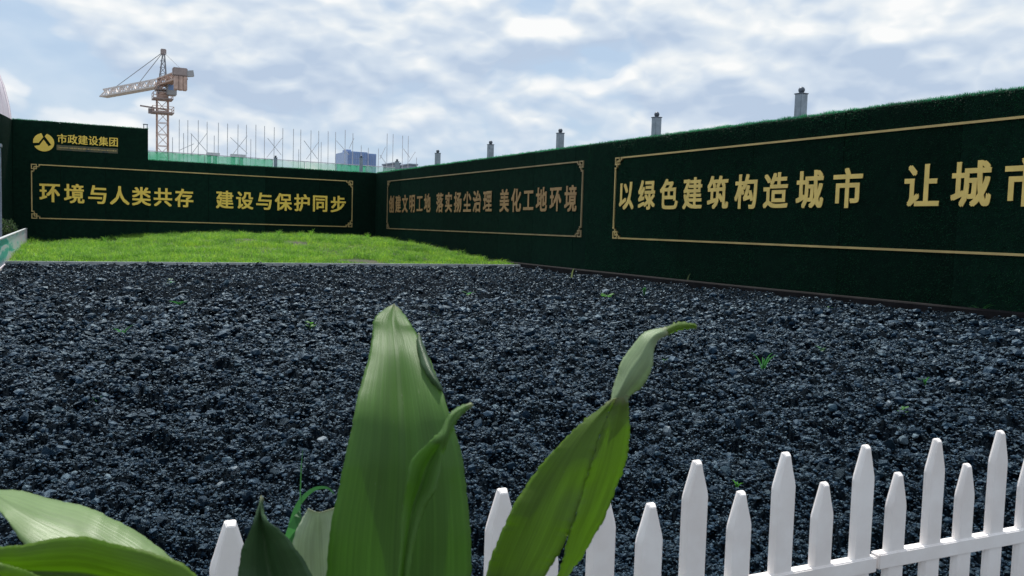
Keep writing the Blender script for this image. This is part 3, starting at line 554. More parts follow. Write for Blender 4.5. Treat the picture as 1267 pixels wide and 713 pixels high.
# ================================================================= POSTS on the walls
def wall_post(x, y, z0, z1, w, label, group='round capped posts above the site walls'):
    e = empty('square_post', (x, y, z0 - 0.4), label, 'post', group); m = MB(); m.box((x - w / 2, y - w / 2, z0 - 0.5), (x + w / 2, y + w / 2, z1 - 0.075)); m.build('post_tube', MT['steel'], e, bevel=0.006)
    m = MB(); m.box((x - w / 2 - .008, y - w / 2 - .008, z1 - 0.078), (x + w / 2 + .008, y + w / 2 + .008, z1 - 0.062)); m.build('cap_plate', MT['steel_dark'], e)
    m = MB(); r = w * 0.37; m.lathe((x, y, z1 - 0.062), [(r * .6, 0)] + [(r * math.sin(math.pi * (0.15 + 0.85 * i / 8)), r * (1 - math.cos(math.pi * (0.15 + 0.85 * i / 8)))) for i in range(1, 8)] + [(0.004, 2 * r)], 14); m.build('ball_cap', MT['steel_dark'], e, True)
nm = ['nearest and largest grey capped post above the right hand slogan', 'grey round capped post above the start of the right slogan panel', 'grey round capped post above the end of the left slogan panel on the long wall',
      'grey round capped post above the middle of the far slogan on the long wall', 'small grey round capped post above the start of the far slogan', ]
for y, l in zip([10.70, 14.68, 18.61, 22.55, 26.51], nm): wall_post(RW + 0.16, y, 3.0, 3.48, 0.15, l)
p = at(487, 200, y=LW - 1.5); wall_post(RW + 0.16, 30.4, 3.0, 3.42, 0.12, 'tiny dark capped post where the long wall nears the corner')
for (u, v, l) in ((341, 193, 'small grey post standing behind the far wall against the green netting'), (447, 193, 'small dark post in front of the far blue building')):
    p = at(u, v, y=LW + 0.5); wall_post(p.x, LW + 0.5, 3.0, p.z, 0.11, l)
p = at(180, 154, y=LW + .12)
e = empty('wall_bracket', (p.x, LW + .12, 4.0), 'small open steel bracket on the top corner of the raised wall section', 'bracket'); m = MB()
for dx in (-0.055, 0.055): m.bar((p.x + dx, LW + .12, 3.95), (p.x + dx, LW + .12, 4.20), 0.025)
m.build('upright', MT['steel_dark'], e); m = MB(); m.bar((p.x - .08, LW + .12, 4.21), (p.x + .08, LW + .12, 4.21), 0.03); m.build('top_bar', MT['steel_dark'], e)

# ================================================================= BEHIND THE WALLS
# safety net on its rail
YN = 36.0; net = empty('safety_net', (7, YN, -0.2), 'green construction safety netting stretched along behind the far wall', 'netting')
tl, trr = at(184, 187, y=YN), at(484, 207.5, y=YN); nx = np.linspace(tl.x - 0.6, trr.x + 0.2, 9)
ztop = lambda x: tl.z + (trr.z - tl.z) * (x - tl.x) / (trr.x - tl.x)
for i in range(8):
    x0_, x1_ = nx[i] + 0.01, nx[i + 1] - 0.01; nn = 24; vs = []; fs = []
    for j in range(nn + 1):
        x = x0_ + (x1_ - x0_) * j / nn; yy = YN + 0.03 * math.sin(j * 1.1 + i) + 0.015 * math.sin(j * 2.7)
        for q in range(9): vs.append((x, yy + 0.01 * math.sin(q * 1.7 + j), -0.2 + (ztop(x) - 0.015 * math.sin(j * math.pi / nn) + 0.2) * q / 8))
    for j in range(nn):
        for q in range(8): a_ = j * 9 + q; fs.append((a_, a_ + 9, a_ + 10, a_ + 1))
    m = MB(); m.add(vs, fs); m.build('net_panel', MT['net'] if i in (0, 1, 2, 3, 6) else MT['net_thin'], net)
m = MB(); m.bar((nx[0], YN, ztop(nx[0]) + .01), (nx[-1], YN, ztop(nx[-1]) + .01), 0.03, n=6); m.build('top_rail', MT['pole'], net)
for x in nx[1:-1]:
    m = MB(); m.bar((x, YN + .06, -0.2), (x, YN + .06, ztop(x) - .01), 0.03, n=6); m.build('rail_post', MT['pole'], net)

# scaffold: tall uprights and cross braces
YS = 38.5; sc = empty('scaffold', (9, YS, -0.2), 'row of thin scaffold poles with crossed braces standing behind the green netting', 'scaffolding')
tops = [(213, 170), (221.6, 148), (232.2, 149), (245.6, 149), (256.7, 151), (269.8, 152), (281, 153), (293.8, 154), (304.7, 154.5), (317, 154.5), (327, 156), (339, 157.5), (350, 159), (363, 159.5), (372.5, 160.5), (384.8, 161.5), (394.6, 162), (406.8, 162.5), (415.6, 163.5),
        (427.5, 161), (436, 165), (447, 180), (456, 183), (468.7, 184), (479.5, 165.5), (486.7, 166), (498.8, 168), (506, 168.5), (515, 195), (237, 166), (310.5, 172), (265, 168), (370, 185), (398, 176), (228, 165)]
for (u, v) in tops:
    p = at(u, v, y=YS + (0.0 if v < 166 else 1.2)); lean = random.uniform(-.03, .03)
    m = MB(); m.bar((p.x, p.y, -0.2), (p.x + lean, p.y, p.z), 0.027, n=6); m.build('pole', MT['pole'], sc)
for (a_, b_) in (((285, 170), (306, 190)), ((306, 168), (285, 195)), ((236, 165), (258, 190)), ((256, 165), (236, 192)), ((331, 171), (348, 192)), ((349, 171), (330, 195)), ((376, 174), (393, 197)), ((394, 176), (379, 197)), ((416, 174), (432, 192)),
                 ((438, 171), (432, 184)), ((477, 182), (470, 197)), ((470, 192), (478, 203)), ((499, 184), (507, 195)), ((514, 188), (506, 200)), ((222, 186), (240, 178))):
    m = MB(); m.bar(at(*a_, y=YS + .15), at(*b_, y=YS + .15), 0.026, n=5); m.build('brace', MT['pole'], sc)
# stacked beams and a site cabin seen over the netting
for (u0, u1, v, l) in ((256, 272, 188.5, 'low stack of grey beams lying on the netting line, left one'), (286, 304, 190.5, 'low stack of brown beams showing over the netting, right one')):
    a_, b_ = at(u0, v, y=40.5), at(u1, v + 1, y=40.5); e = empty('beam_stack', ((a_.x + b_.x) / 2, 40.5, -0.2), l, 'beams', 'beam stacks behind the netting')
    for k in range(3): m = MB(); m.box((a_.x + .05 * k, 40.5 + k * .3, a_.z - 0.10), (b_.x - .03 * k, 40.75 + k * .3, a_.z)); m.build('beam', MT['pole'], e)
    m = MB(); m.box((a_.x + .1, 40.6, -0.2), (a_.x + .2, 41.2, a_.z - .101)); m.box((b_.x - .2, 40.6, -0.2), (b_.x - .1, 41.2, a_.z - .101)); m.build('trestle', MT['steel_dark'], e)
for (u0, u1, v, yy, l) in ((488, 495, 201, 60, 'small blue grey box roof peeking over the wall corner'), (495, 514, 205, 64, 'long low grey roof line just right of the wall corner'), (507, 516, 202.5, 62, 'small grey roof cabin above the long wall near the corner')):
    a_, b_ = at(u0, v, y=yy), at(u1, v, y=yy); e = empty('site_cabin', ((a_.x + b_.x) / 2, yy, -0.22), l, 'cabin', 'site cabins past the corner')
    m = MB(); m.box((a_.x, yy, -0.22), (b_.x, yy + 2.5, a_.z - 0.12)); m.build('cabin_wall', MT['cabin'], e); m = MB(); m.box((a_.x - .08, yy - .08, a_.z - .117), (b_.x + .08, yy + 2.6, a_.z)); m.build('cabin_roof', MT['cabin'], e, bevel=0.02)

# blue glass office block far away
YB = 420; a_, b_ = at(430.5, 187, y=YB), at(467, 188, y=YB); s0 = at(455, 187, y=YB).x; e = empty('office_tower', ((a_.x + b_.x) / 2, YB, -0.22), 'distant blue glass office tower rising over the netting beside the wall corner', 'building')
H1, H2 = a_.z, at(460, 190, y=YB).z
m = MB(); m.box((a_.x, YB, -0.22), (s0, YB + 22, H1)); m.build('main_block', MT['blue'], e, bevel=0.15); m = MB(); m.box((s0 + .01, YB + 1.5, -0.22), (b_.x, YB + 20, H2)); m.build('side_block', MT['blue'], e, bevel=0.15)
for k in range(9): xx = a_.x + 0.4 + (s0 - a_.x - 0.8) * k / 8; m = MB(); m.box((xx - .12, YB - .25, 0), (xx + .12, YB - .003, H1 - .5)); m.build('mullion', MT['blue_dark'], e)
for k in range(14): zz = H1 - 3.4 * (k + 1); m = MB(); m.box((a_.x + .1, YB - .12, zz - .18), (s0 - .1, YB - .002, zz + .18)); m.build('floor_band', MT['blue_dark'], e) if zz > 0 else None
for k in range(5): xx = s0 + 0.6 + (b_.x - s0 - 1.2) * k / 4; m = MB(); m.box((xx - .12, YB + 1.25, 0), (xx + .12, YB + 1.497, H2 - .5)); m.build('mullion', MT['blue_dark'], e)
m = MB(); m.box((a_.x + .8, YB + 5, H1 - .05), (a_.x + 3.2, YB + 12, H1 + 1.2)); m.build('roof_plant', MT['blue_dark'], e)

# pale pink round topped building at the left edge
YP = 90.0; pts = [at(u, v, y=YP) for u, v in ((0, 94), (5, 106), (9, 120), (12, 133), (14, 147))]
cxp = at(-26, 150, y=YP).x; prof = [(p.x - cxp, p.z) for p in pts][::-1]; prof = [(prof[0][0] + 0.15, -0.22), (prof[0][0] + .1, prof[0][1] - 3)] + prof
prof += [(prof[-1][0] - 0.5, prof[-1][1] + 1.0), (prof[-1][0] - 1.2, prof[-1][1] + 1.8), (0.05, prof[-1][1] + 2.1)]
e = empty('domed_building', (cxp, YP, -0.22), 'pale pink curved dome edge rising behind the left end of the wall', 'building'); m = MB(); m.lathe((cxp, YP, 0), prof, 40); m.build('dome_shell', MT['pink'], e, True)
for k in range(20):
    an = 2 * math.pi * k / 20; m = MB(); m.tube([(cxp + (r + .01) * math.cos(an), YP + (r + .01) * math.sin(an), z) for r, z in prof[:-1]], 0.03, 5); m.build('rib', MT['pink'], e)

# tower crane
YC = 135.0; cb = at(201, 150, y=YC); mx_, my_ = cb.x, YC; jz = at(201, 101, y=YC).z; apex = at(203, 61, y=YC).z; cabz = at(201, 116, y=YC).z
cr = empty('tower_crane', (mx_, my_, -0.22), 'orange and white tower crane standing behind the netting with its jib swung left', 'crane')
def truss(p, q, w, h, bay, c=0.14, cross=0.09, tri=False, taper=1.0):
    """square lattice beam p->q"""
    p, q = Vector(p), Vector(q); d = (q - p); L = d.length; d.normalize(); up = Vector((0, 0, 1)) if abs(d.z) < .9 else Vector((0, 1, 0)); a = d.cross(up).normalized(); b = a.cross(d).normalized()
    cs = [(-.5, -.5), (.5, -.5), (.5, .5), (-.5, .5)] if not tri else [(-.5, -.5), (.5, -.5), (0, .5)]
    n = max(1, round(L / bay)); P = lambda t, k: p + d * (L * t) + a * (cs[k][0] * w * (1 + (taper - 1) * t)) + b * (cs[k][1] * h * (1 + (taper - 1) * t)); K = len(cs)
    ch = MB(); br = MB()
    for k in range(K): ch.bar(P(0, k), P(1, k), c)
    for i in range(n):
        t0, t1 = i / n, (i + 1) / n
        for k in range(K):
            k2 = (k + 1) % K; br.bar(P(t0, k), P(t0, k2), cross)
            br.bar(P(t0, k) if i % 2 else P(t0, k2), P(t1, k2) if i % 2 else P(t1, k), cross)
    return ch, br
for nm_, (ch, br) in (('mast', truss((mx_, my_, -0.22), (mx_, my_, cabz - 0.9), 1.5, 1.5, 1.7, 0.14, 0.075)),):
    o = ch.build(nm_, MT['rust'], cr); br.build('lattice', MT['rust'], o)
def platform(z, w, nm_='platform'):
    m = MB(); m.box((mx_ - w, my_ - w, z), (mx_ + w, my_ + w, z + .16)); o = m.build(nm_, MT['crane_dark'], cr); q = MB()
    for sx in (-1, 1):
        for sy in (-1, 1): q.bar((mx_ + sx * w * .97, my_ + sy * w * .97, z + .16), (mx_ + sx * w * .97, my_ + sy * w * .97, z + .95), .07)
    for zz in (.5, .95):
        for sx in (-1, 1): q.bar((mx_ + sx * w * .97, my_ - w * .97, z + zz), (mx_ + sx * w * .97, my_ + w * .97, z + zz), .06); q.bar((mx_ - w * .97, my_ + sx * w * .97, z + zz), (mx_ + w * .97, my_ + sx * w * .97, z + zz), .06)
    q.build('handrail', MT['rust'], o); return o
platform(at(201, 141, y=YC).z, 1.45); platform(at(201, 124, y=YC).z, 1.35); platform(at(201, 112.5, y=YC).z, 1.0, 'slewing_platform')
m = MB(); zz = at(201, 134, y=YC).z; m.bar((mx_ - 3.0, my_, zz + .1), (mx_ + .6, my_, zz - .2), .2); m.box((mx_ - 1.9, my_ - .3, zz - .9), (mx_ - 1.1, my_ + .3, zz - .2)); m.build('climbing_beam', MT['crane_dark'], cr)
m = MB(); m.box((mx_ - .75, my_ - .75, cabz - .9), (mx_ + .75, my_ + .75, cabz - .2)); m.lathe((mx_, my_, cabz - .2), [(.85, 0), (.85, .35), (.7, .36)], 20); m.build('slewing_ring', MT['rust'], cr)
c1 = at(212, 110, y=YC - 1); m = MB(); m.box((c1.x - .65, my_ - 1.9, c1.z - 1.0), (c1.x + .65, my_ - .4, c1.z + .8)); cabo = m.build('cab', MT['cab'], cr, bevel=.08)
m = MB(); m.box((c1.x - .5, my_ - 1.93, c1.z - .3), (c1.x + .5, my_ - 1.903, c1.z + .6)); m.build('cab_window', MT['blue'], cabo)
# apex tower
m = MB()
for sx in (-1, 1):
    for sy in (-1, 1): m.bar((mx_ + sx * .65, my_ + sy * .65, cabz - .1), (mx_ + .15 + sx * .12, my_ + sy * .12, apex - .6), .14)
for k in range(6):
    t = k / 6; z = cabz + (apex - cabz - .8) * t; w = .65 * (1 - t) + .14 * t
    for sx in (-1, 1): m.bar((mx_ + sx * w, my_ - w, z), (mx_ - sx * w * .9, my_ - w * .9, z + (apex - cabz) / 6.5), .08); m.bar((mx_ + sx * w, my_ - w, z), (mx_ + sx * w, my_ + w, z), .07)
    m.bar((mx_ - w, my_ - w, z), (mx_ + w, my_ - w, z), .08)
ap = m.build('apex_tower', MT['crane_rope'], cr); m = MB(); m.box((mx_ - .25, my_ - .3, apex - .8), (mx_ + .5, my_ + .3, apex)); m.build('sheave_head', MT['crane_dark'], ap, bevel=.08)
tip = at(128, 115.5, z=jz - .2); root = Vector((mx_, my_, jz - .1)); jd = (tip - root); 
ch, br = truss(root + jd.normalized() * 1.0, tip, 1.1, 1.15, 1.5, .22, .15, True); jo = ch.build('jib', MT['crane_pale'], cr); br.build('lattice', MT['crane_pale'], jo)
m = MB(); w_ = jd.normalized().cross(Vector((0, 0, 1))) * .45; a0 = root + jd.normalized() * 1.5 + Vector((0, 0, -.62)); b0 = tip + Vector((0, 0, -.62)); m.bar((a0 + b0) / 2 - (b0 - a0) / 2, (a0 + b0) / 2 + (b0 - a0) / 2, .75, .10); m.build('jib_walkway', MT['crane_pale'], jo)
back = at(226, 93, z=jz - .1); bd = (back - root).normalized(); ch, br = truss(root - bd * .3, back, 1.2, .9, 1.3, .2, .13); co = ch.build('counter_jib', MT['rust'], cr); br.build('lattice', MT['rust'], co)
m = MB(); m.bar(root + Vector((0, 0, -.35)), back + Vector((0, 0, -.35)), 1.0, .12); m.build('counter_jib_deck', MT['crane_dark'], co)
m = MB(); m.box((back.x - 1.3, back.y - .5, back.z - .2), (back.x + .6, back.y + .6, back.z + .9)); m.build('winch_house', MT['crane_dark'], cr, bevel=.1)
for k in range(3): m = MB(); m.box((back.x - 1.1 + k * .56, back.y - .55, back.z - 2.1), (back.x - .58 + k * .56, back.y + .55, back.z - .25)); m.build('counterweight', MT['rust'], cr, bevel=.05)
m = MB(); m.bar(back + Vector((.5, 0, .2)), back + Vector((1.4, 0, .35)), .8); m.build('deck_end', MT['cab'], cr)
ax_ = Vector((mx_ + .1, my_, apex - .4))
for k, t in enumerate((0.38, 0.80)): m = MB(); m.bar(ax_, root + jd * t + Vector((0, 0, .5)), .10, n=5); m.build('tie_rod', MT['crane_rope'], cr)
m = MB(); m.bar(ax_, back + Vector((0, 0, .6)), .06, n=5); m.build('tie_rod', MT['crane_rope'], cr)

# ================================================================= BANNER BOARD at the left
bn = empty('banner_board', (-0.95, 22, 0), 'low teal and white printed banner board running along the left edge of the beds', 'banner')
bw = MB(); bw.box((-1.00, 14.0, 0.03), (-0.955, 31.6, 0.52)); bo = bw.build('printed_panel', MT['banner'], bn, bevel=.004)
m = MB(); m.box((-1.01, 13.98, 0.52), (-0.945, 31.62, 0.545)); m.build('top_trim', MT['kerb'], bn)
m = MB(); m.box((-1.01, 13.98, 0.0), (-0.945, 31.62, 0.03)); m.build('bottom_trim', MT['pink'], bn)
for k, y in enumerate(np.arange(14.5, 31.6, 2.8)): m = MB(); m.box((-1.06, y, -0.2), (-1.012, y + .05, 0.5)); m.build('support_post', MT['steel'], bn)
# shrub behind the banner
def shrub(name, c, rad, hh, n, label, mt, size=.05):
    e = empty(name, c, label, 'shrub'); ds = rng.normal(size=(n, 3)); ds /= np.linalg.norm(ds, axis=1)[:, None]; rr = rng.random(n) ** .4 * (0.75 + .5 * vnoise(ds[:, 0] * 3 + 9, ds[:, 2] * 3 + 4)); x = c[0] + ds[:, 0] * rr * rad; y = c[1] + ds[:, 1] * rr * rad; z = c[2] + hh * .55 + ds[:, 2] * rr * hh * .5
    me = blades('crown', x, y, z, np.full(n, size) * rng.uniform(.6, 1.5, n), np.full(n, size * .45), rng.uniform(.3, 1.2, n), None); o = link('crown', me, mt, e); m = MB()
    for k in range(6): m.tube([(c[0], c[1], c[2]), (c[0] + random.uniform(-.3, .3) * rad, c[1] + random.uniform(-.3, .3) * rad, c[2] + hh * .4), (c[0] + random.uniform(-.7, .7) * rad, c[1] + random.uniform(-.7, .7) * rad, c[2] + hh * .8)], [.014, .01, .004], 5)
    m.build('trunk', MT['soil'], e)
MT['shrub'] = blades_mat('shrub_leaves', (0.02, 0.05, 0.02), (0.06, 0.10, 0.04), .35)
p = at(12, 285, y=30.5); shrub('shrub', (-1.5, 30.2, 0.0), .4, 0.75, 1200, 'small dark shrub behind the teal banner board', MT['shrub'], .07)
# grey blue gate post at the frame's left edge
p = at(0, 235, y=29.0); e = empty('gate_post', (p.x - .1, 29.0, -0.2), 'pale blue grey gate pillar at the far left end of the turf wall', 'pillar'); m = MB(); m.box((p.x - .35, 28.9, -.2), (p.x + .03, 29.2, 2.9)); m.build('pillar_shaft', MT['cabin'], e, bevel=.02); m = MB(); m.box((p.x - .38, 28.87, 2.9), (p.x + .06, 29.23, 3.0)); m.build('pillar_cap', MT['steel'], e, bevel=.01)

# ================================================================= PICKET FENCE
fd = Vector((0.99797, -0.06364, 0)).normalized(); fn = Vector((-fd.y, fd.x, 0)); fn = fn if fn.y < 0 else -fn      # fn looks at the camera
DF = 1.62; F0 = at(860, 570, depth=DF); F0.z = 0
def s_of(u, v):      # distance along the fence line where the pixel column meets it
    d = ray(u, v); d = Vector((d[0], d[1], 0)); den = d.x * fn.x + d.y * fn.y; t = (F0.x * fn.x + F0.y * fn.y) / den; p = d * t; return (p - F0).dot(fd), CAMZ + ray(u, v)[2] * t
PW, PT = 0.058, 0.014
def picket(parent, s, ztop):
    c = F0 + fd * s; zb = -0.03; w = PW / 2; tz = 0.072; sh = w * .80
    out = [(-w, zb), (-w, ztop - tz), (-w * .93, ztop - tz * .86), (-w * .28, ztop), (w * .28, ztop), (w * .93, ztop - tz * .86), (w, ztop - tz), (w, zb)]
    # front face is crowned: a proud centre strip with chamfered flanks
    fl = 0.72; vs = []; 
    for (x, z) in out: vs.append((x, 0.0, z))                       # outline, mid depth
    inn = [(x * fl, z if abs(z - zb) < 1e-6 else (z - 0.006 if abs(z - ztop) < 1e-6 else z - 0.003)) for (x, z) in out]
    for (x, z) in inn: vs.append((x, PT * .55, z))                  # raised front
    for (x, z) in out: vs.append((x, -PT * .45, z))                 # back
    n = len(out); fs = [(i, (i + 1) % n, n + (i + 1) % n, n + i) for i in range(n)] + [tuple(range(n, 2 * n))] + [(i, 2 * n + i, 2 * n + (i + 1) % n, (i + 1) % n) for i in range(n)] + [tuple(range(3 * n - 1, 2 * n - 1, -1))]
    pts = [c + fd * x + fn * y_ + Vector((0, 0, z)) for (x, y_, z) in vs]; m = MB(); m.add(pts, fs); o = m.build('picket', MT['white'], parent)
    bm = bmesh.new(); bm.from_mesh(o.data); bmesh.ops.recalc_face_normals(bm, faces=bm.faces); bmesh.ops.bevel(bm, geom=bm.edges[:], offset=0.0012, segments=2, affect='EDGES', clamp_overlap=True); bm.to_mesh(o.data); bm.free()
    o.data.polygons.foreach_set('use_smooth', [False] * len(o.data.polygons)); return o
def fence_panel(label, s0, s1, z0a, z0b, pk):
    e = empty('picket_fence', F0 + fd * s0, label, 'fence', 'white picket fence panels')
    for (s, z) in pk: picket(e, s, z)
    for dz in (0.0, -0.26):
        m = MB(); a_ = F0 + fd * s0; b_ = F0 + fd * s1; d = PT * .55 + .004; hh = 0.034
        pts = []
        for (c, z) in ((a_, z0a + dz), (b_, z0b + dz)): pts += [c + fn * d + Vector((0, 0, z - hh)), c - fn * (d + .002) + Vector((0, 0, z - hh)), c - fn * (d + .002) + Vector((0, 0, z)), c + fn * d + Vector((0, 0, z))]
        m.add(pts, [(0, 1, 5, 4), (1, 2, 6, 5), (2, 3, 7, 6), (3, 0, 4, 7), (3, 2, 1, 0), (4, 5, 6, 7)]); m.build('rail', MT['white'], e, bevel=.0025)
    return e
right_p, left_p = [], []
pk_px = [(1072, 551), (1112, 585), (1160, 543), (1197, 574), (1238.5, 533)]
pk_px2 = [(283, 645), (620, 605), (745, 606), (804, 623), (861, 570), (915.5, 608), (971, 560), (1018.5, 597)]
L_ = [s_of(u + 2, v) for u, v in pk_px2]; Rr = [s_of(u, v) for u, v in pk_px]
st = (Rr[-1][0] - L_[4][0]) / 8; print('picket step', st)       # 861 .. 1238 : eight steps
for k, (s, z) in enumerate(L_): left_p.append((s, z))
for k, (s, z) in enumerate(Rr): right_p.append((s, z))
zt, zs = right_p[-1][1], right_p[-2][1]
for k in range(1, 12): right_p.append((right_p[4][0] + st * k, (zs if k % 2 else zt)))
base_s = L_[4][0]
for k in range(-24, 0):
    s = base_s + st * k
    if all(abs(s - q[0]) > st * .55 for q in L_): left_p.append((s, (L_[4][1] if k % 2 == 0 else L_[3][1]) - .004 * min(6, -k)))
sj = s_of(1086, 620)[0]; zr1 = s_of(1086, 690)[1] + .0; zrA = s_of(1090, 683)[1]; zrB = s_of(1256, 654)[1]; sB = s_of(1256, 654)[0]; slope = (zrB - zrA) / (sB - sj)
fence_panel('white picket fence panel at the lower right with its rail in view', sj + .003, sj + st * 14, zrA, zrA + slope * st * 14, right_p)
zL = s_of(935, 708); slL = (zrA - .004 - zL[1]) / (sj - zL[0]); s_left = base_s - st * 24.4
fence_panel('white picket fence panel half hidden behind the broad leaves', s_left, sj - .003, zL[1] - .02, zrA - .004, [q for q in left_p if q[0] < sj])

# ================================================================= BROAD LEAVED PLANTS
def cr_interp(P, n):
    P = np.array(P, float); out = []; m_ = len(P)
    for i in range(m_ - 1):
        p0, p1, p2, p3 = P[max(i - 1, 0)], P[i], P[i + 1], P[min(i + 2, m_ - 1)]
        for t in np.linspace(0, 1, n, endpoint=False): out.append(0.5 * ((2 * p1) + (-p0 + p2) * t + (2 * p0 - 5 * p1 + 4 * p2 - p3) * t * t + (-p0 + 3 * p1 - 3 * p2 + p3) * t ** 3))
    out.append(P[-1]); return np.array(out)
def leaf(name, stations, mt, parent, n=8, cols=7, bulge=0.004, jit=0.00025, split=False, label=None, th=0.0006):
    """stations: (Lx,Ly,Ld, Mx,My,Md, Rx,Ry,Rd) photo pixels and depth for left edge, midrib, right edge, tip first"""
    S = cr_interp(stations, n); vs = []; uv = []; fs = []; K = 2 * cols + 1
    pts = lambda row, k: np.array(at(row[k], row[k + 1], depth=row[k + 2]))
    view = -ray(CX, CY) / np.linalg.norm(ray(CX, CY)); rw = len(S)
    for i, row in enumerate(S):
        L, Mi, Rg = pts(row, 0), pts(row, 3), pts(row, 6); e1 = 1 + 0 * i
        j1 = view * 0 + rng.normal(size=3) * jit; wig = 0.0010 * math.sin(i * .21 + len(name)) + .0004 * math.sin(i * .37 + 2)
        for c in range(K):
            if c <= cols: t = c / cols; p = L + (Mi - L) * t; b = math.sin(t * math.pi) * bulge; ed = 1 - t
            else: t = (c - cols) / cols; p = Mi + (Rg - Mi) * t; b = math.sin(t * math.pi) * bulge; ed = t
            p = p + view * (b + wig * ed * 2.0) + (j1 * ed ** 4)
            vs.append(p); uv.append((c / (K - 1), i / rw * 1.2))
    for i in range(rw - 1):
        for c in range(K - 1): a = i * K + c; fs.append((a, a + 1, a + K + 1, a + K))
    me = bpy.data.meshes.new(name); me.from_pydata([tuple(v) for v in vs], [], fs); ul = me.uv_layers.new(name='UVMap')
    for poly in me.polygons:
        poly.use_smooth = True
        for li in poly.loop_indices: ul.data[li].uv = uv[me.loops[li].vertex_index]
    o = link(name, me, mt, parent); sd = o.modifiers.new('thick', 'SOLIDIFY'); sd.thickness = th; sd.offset = 0
    if label: o['label'] = label
    return o
def stalk(parent, p, base, rad=.004, name='stalk', mid=None):
    p, base = Vector(p), Vector(base); mid = mid or (p + base) / 2 + Vector((0, -.03, -.04)); pts = [p * (1 - t) ** 2 + mid * 2 * t * (1 - t) + base * t * t for t in np.linspace(0, 1, 9)]
    m = MB(); m.tube(pts, [rad * (.7 + .6 * i / 8) for i in range(9)], 8); return m.build(name, MT['stem'], parent, True)

base1 = at(520, 1400, depth=.80); base1.z = -0.01
pl = empty('broadleaf_plant', base1, 'broad leaved green plant with a tall upright leaf in the centre foreground', 'plant', 'broad leaved plants before the fence')
D = .70
C = [(486, 377.5, D + .134, 488, 376, D + .135, 489, 378, D + .134), (475, 383, D + .124, 487, 386, D + .1245, 500, 389, D + .122), (463, 396, D + .110, 487, 400, D + .110, 509, 402, D + .106), (461, 411, D + .096, 489, 415, D + .0955, 517, 416, D + .093),
     (456, 440, D + .066, 492, 442, D + .070, 529, 440, D + .064), (445, 482, D + .030, 495, 483, D + .046, 546, 480, D + .028), (437, 520, D + .007, 497, 522, D + .026, 559, 522, D + .005), (428, 560, D - .006, 498, 562, D + .016, 571, 562, D - .008),
     (419, 605, D - .008, 497, 606, D + .014, 577, 606, D - .010), (410, 650, D - .008, 495, 652, D + .014, 582, 652, D - .010), (404, 700, D - .008, 493, 702, D + .014, 583, 702, D - .01), (402, 760, D - .005, 492, 762, D + .014, 580, 762, D - .008),
     (415, 860, D, 493, 865, D + .015, 566, 862, D), (450, 980, D + .008, 496, 985, D + .018, 540, 982, D + .008), (490, 1100, D + .02, 500, 1105, D + .022, 510, 1102, D + .02)]
leaf('leaf', C, MT['leaf'], pl, n=9, cols=9, bulge=.003, label='tallest upright broad leaf with a bruised pale tip'); stalk(pl, at(500, 1095, depth=D + .022), base1, .006)
# folded flap on its right edge
FL = [(518, 412, D + .090, 518, 412, D + .088, 519, 413, D + .090), (515, 426, D + .075, 520, 425, D + .069, 525, 430, D + .072), (519, 441, D + .060, 526, 441, D + .052, 532, 447, D + .055), (525, 458, D + .043, 532, 457, D + .035, 539, 464, D + .038), (534, 473, D + .030, 540, 472, D + .023, 546, 478, D + .026), (543, 482, D + .024, 545, 482, D + .022, 548, 484, D + .024)]
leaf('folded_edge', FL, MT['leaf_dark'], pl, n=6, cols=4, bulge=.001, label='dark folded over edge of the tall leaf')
# young rolled leaf in front
Y = .60
YL = [(584, 499, Y + .02, 585, 500, Y + .02, 586, 502, Y + .02), (572, 502, Y + .018, 574, 505, Y + .015, 577, 509, Y + .018), (561, 508, Y + .012, 564, 513, Y + .008, 567, 519, Y + .012), (553, 518, Y + .008, 556, 525, Y + .002, 559, 534, Y + .008),
      (545, 534, Y + .003, 549, 543, Y - .004, 553, 552, Y + .003), (528, 550, Y, 538, 560, Y + .008, 547, 568, Y - .002), (510, 569, Y - .002, 527, 580, Y + .010, 545, 586, Y - .004), (505, 592, Y - .002, 520, 602, Y + .010, 540, 604, Y - .004),
      (500, 616, Y, 512, 624, Y + .008, 530, 622, Y - .004), (496, 645, Y, 507, 650, Y + .006, 521, 645, Y - .002), (495, 680, Y, 502, 682, Y + .004, 512, 678, Y), (492, 720, Y, 498, 722, Y + .004, 506, 720, Y), (492, 800, Y + .01, 497, 802, Y + .012, 503, 800, Y + .01)]
leaf('leaf', YL, MT['leaf'], pl, n=7, cols=6, bulge=.002, label='narrow half rolled young leaf in front of the tall one'); stalk(pl, at(497, 795, depth=Y + .012), base1, .004)
# right leaf: twisted neck, thin curled tip
Q = .74
RL = [(862, 403, Q + .03, 862, 405, Q + .03, 861, 407, Q + .03), (850, 399, Q + .03, 851, 403, Q + .026, 850, 407, Q + .03), (835, 400, Q + .024, 836, 405, Q + .02, 836, 410, Q + .024), (822, 406, Q + .02, 825, 410, Q + .016, 827, 414, Q + .02)]
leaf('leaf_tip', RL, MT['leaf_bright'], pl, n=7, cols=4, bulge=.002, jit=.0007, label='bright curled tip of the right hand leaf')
RN = [(824, 405, Q + .02, 826, 409, Q + .017, 828, 413, Q + .02), (806, 409, Q + .014, 812, 414, Q + .006, 815, 422, Q + .010), (795, 414, Q + .012, 803, 424, Q + .002, 809, 436, Q + .006), (780, 431, Q + .012, 795, 440, Q - .002, 807, 452, Q + .004), (769, 447, Q + .014, 784, 455, Q - .004, 800, 470, Q + .004),
      (764, 464, Q + .014, 775, 470, Q - .004, 792, 481, Q + .004), (759, 480, Q + .012, 768, 484, Q - .002, 783, 488, Q + .004), (754, 497, Q + .008, 762, 496, Q + .004, 777, 493, Q + .006), (743, 508, Q + .014, 757, 508, Q + .012, 776, 506, Q + .014)]
leaf('leaf_neck', RN, MT['leaf_neck'], pl, n=7, cols=6, bulge=.001, label='pale twisted neck of the right hand leaf')
